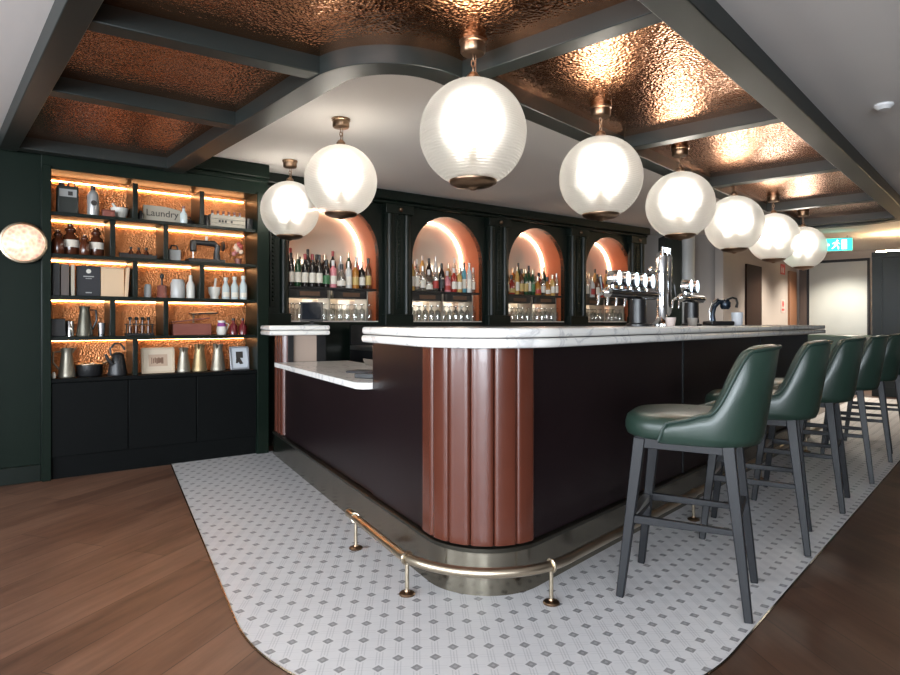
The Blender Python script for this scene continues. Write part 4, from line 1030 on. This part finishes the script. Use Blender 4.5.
e = ylathe([(.06,0),(.06,.002)], 20); e.v = [(x,y-.004,z+.16) for x,y,z in e.v]; e.build('round_mark', RED, t); MB().box(-.08,.08,-.006,-.004,.03,.07).build('text_bar', RED, t)
# cross wall with frosted screen
H0 = (6.87, 12.58, 0); AH = R(-42)
MB().box(-.1, 3.5, .05, .17, 0, CEIL).build('wall_cross', WALLG, loc=H0, rz=AH, kind='structure')
MB().box(.07, .20, -.03, .05, 0, 2.33).build('trim_60', noisy('dark_frame', (.05,.035,.03), (.07,.05,.04), 4, .5), loc=H0, rz=AH, kind='structure')
t = thing('frosted_screen', 'tall pale frosted glass screen at the far end under the exit sign', 'screen', H0, AH)
MB().box(.24, 1.20, .0, .02, .86, 2.28).build('glass_panel', noisy('pale_frosted', (.31,.335,.32), (.40,.42,.405), 2.5, .22), t)
MB().box(.20, 1.24, -.01, .04, 2.28, 2.33).build('top_rail', LEGM, t); MB().box(.20, 1.24, -.02, .04, .80, .86).build('bottom_rail', STEEL, t)
for x in (.20, 1.20): MB().box(x, x+.04, -.01, .04, .0, 2.28).build('post', LEGM, t)
MB().box(.24, 1.20, .0, .03, 0, .80).build('lower_panel', GREEN2, t)
PA = R(-42); PT0 = (6.48, 9.72, 0)
pt = MB(); pt.box(0, 3.0, 0, .14, 0, 2.20)
pt.build('wall_partition', GREEN2, loc=PT0, rz=PA, kind='structure')
pm = MB(); pm.box(.10,.13,-.02,0,.3,2.1); pm.box(.55,.58,-.02,0,.3,2.1); pm.box(0,3,-.03,0,2.12,2.20); pm.box(0,3,-.02,0,0,.15)
pm.build('trim_61', GREEN2, loc=PT0, rz=PA, kind='structure')
o = MB().box(.05, 2.9, .05, .09, 2.205, 2.225).build('cove_light', emis('cove_glow', (1,.68,.36), 110), loc=PT0, rz=PA)
tag(o, 'warm cove light strip on top of the dark green far partition', 'light strip')
# banquette seen over the far bar end
t = thing('banquette', 'dark green banquette seat in front of the far frosted screen', 'bench', fr(H0, AH, .75, -.55), AH)
MB().box(-.7,.7,-.25,.25,.0,.45).build('seat', SLEATHER, t, bevel=.02); MB().box(-.7,.7,.17,.29,.451,.90).build('backrest', SLEATHER, t, bevel=.03)
# exit sign
ex_ = thing('exit_sign', 'glowing green running-man exit sign hanging under the far ceiling', 'sign', (5.82, 9.55, 2.20), R(-20))
MB().box(-.22,.22,-.02,.02,0,.20).build('housing', IVORY, ex_, bevel=.004)
EXG = emis('exit_green', (.04,.85,.62), 2.6); EXW = emis('exit_white', (.75,1,.95), 3.6)
MB().box(-.21,.21,-.022,-.02,.01,.19).build('lit_face', EXG, ex_)
rm = MB(); Y = -.0235
def quad(*p): rm.add([(x,Y,z) for x,z in p], [tuple(range(len(p)))])
n = 12; quad(*[(.015+.014*math.cos(2*PI*k/n), .158+.014*math.sin(2*PI*k/n)) for k in range(n)])
quad((-.015,.14),(.02,.14),(.012,.085),(-.025,.085)); quad((-.025,.09),(.0,.09),(-.02,.06),(-.055,.035),(-.06,.045),(-.035,.065)); quad((0,.09),(.014,.09),(.04,.065),(.035,.03),(.022,.03),(.022,.06))
quad((.02,.14),(.05,.115),(.046,.105),(.016,.122)); quad((-.015,.14),(-.05,.12),(-.05,.108),(-.012,.122))
rm.build('running_figure', EXW, ex_, smooth=0)
MB().box(.07,.14,Y,-.022,.03,.17).build('doorway_mark', EXW, ex_)
aw = MB(); aw.add([(x,Y,z) for x,z in ((-.19,.10),(-.15,.14),(-.15,.115),(-.09,.115),(-.09,.085),(-.15,.085),(-.15,.06))], [tuple(range(7))]); aw.build('arrow_mark', EXW, ex_, smooth=0)
for x in (-.15,.15): MB().lathe([(.005,.2),(.005,.239)], 8, (x,0,0)).build('hanger', STEEL, ex_)
o = tag(MB().lathe([(.05,0),(.05,-.012),(.03,-.03)], 20).build('smoke_detector', mat('white_plastic', (.7,.7,.7), .4), loc=(2.55, 3.72, CEO-.001)), 'small round detector on the pale ceiling outside the copper frame', 'detector')

# ------------------------------------------------------------------ lights
def area(name, loc, rot, sx, sy, e, col):
    l = bpy.data.lights.new(name, 'AREA'); l.shape = 'RECTANGLE'; l.size = sx; l.size_y = sy; l.energy = e; l.color = col
    o = bpy.data.objects.new(name, l); COL.objects.link(o); o.location = loc; o.rotation_euler = rot; return o
for (a, b, z0, z1) in WL: area('window_daylight', (-5.62, (a+b)/2, (z0+z1)/2), (0, R(-90), 0), z1-z0, b-a, 190, (.84,.92,1))
for (a, b, z0, z1) in WF: area('window_daylight', ((a+b)/2, -4.22, (z0+z1)/2), (R(90), 0, 0), b-a, z1-z0, 400 if a < 1 else 60, (.84,.92,1))
dl0 = None
for k, (x, y, e) in enumerate(((5.9, 10.2, 30), (7.0, 11.4, 30), (4.0, 8.4, 14), (8.3, 8.6, 16))):  # spots and fittings added to brighten the dim far end
    l = bpy.data.lights.new('added_downlight_beam', 'SPOT'); l.energy = e*9; l.spot_size = R(125); l.spot_blend = .7; l.color = (1,.88,.74); l.shadow_soft_size = .05
    o = bpy.data.objects.new('added_downlight_beam', l); COL.objects.link(o); o.location = (x, y, (CEO if k == 3 else CEIL)-.03)
    lb = 'added ceiling lamp brightening the far end, ' + ['over the corridor door', 'over the frosted screen', 'behind the bar', 'over the dark partition'][k]
    if dl0 is None:
        dl0 = MB().lathe([(.05,0),(.05,-.004),(.04,-.006),(.038,-.002)], 20).build('added_downlight', mat('white_plastic', (.7,.7,.7), .4), loc=(x, y, (CEO if k == 3 else CEIL)-.0005)); tag(dl0, lb, 'ceiling light', 'added far lamps')
    else:
        q = dl0.copy(); COL.objects.link(q); q.location = (x, y, (CEO if k == 3 else CEIL)-.0005); q['label'] = lb
w = bpy.data.worlds.new('World'); sc.world = w; w.use_nodes = True
bg = w.node_tree.nodes['Background']; bg.inputs[0].default_value = (.75,.85,1,1); bg.inputs[1].default_value = 1.0

# ------------------------------------------------------------------ camera and view
cam = bpy.data.cameras.new('camera'); cam.sensor_width = 36; cam.lens = 36*633/900; cam.shift_y = -14.5/900; cam.clip_start = .05
co = bpy.data.objects.new('camera', cam); COL.objects.link(co); co.location = (0,0,1.12); co.rotation_euler = (R(90),0,0); sc.camera = co
sc.view_settings.view_transform = 'Standard'; sc.view_settings.look = 'None'; sc.view_settings.exposure = 0.18; sc.view_settings.gamma = 1
sc.view_settings.use_curve_mapping = False
sc.cycles.use_denoising = True
sc.cycles.max_bounces = 10; sc.cycles.transparent_max_bounces = 24; sc.cycles.sample_clamp_indirect = 6
sc.cycles.caustics_refractive = False; sc.cycles.caustics_reflective = False
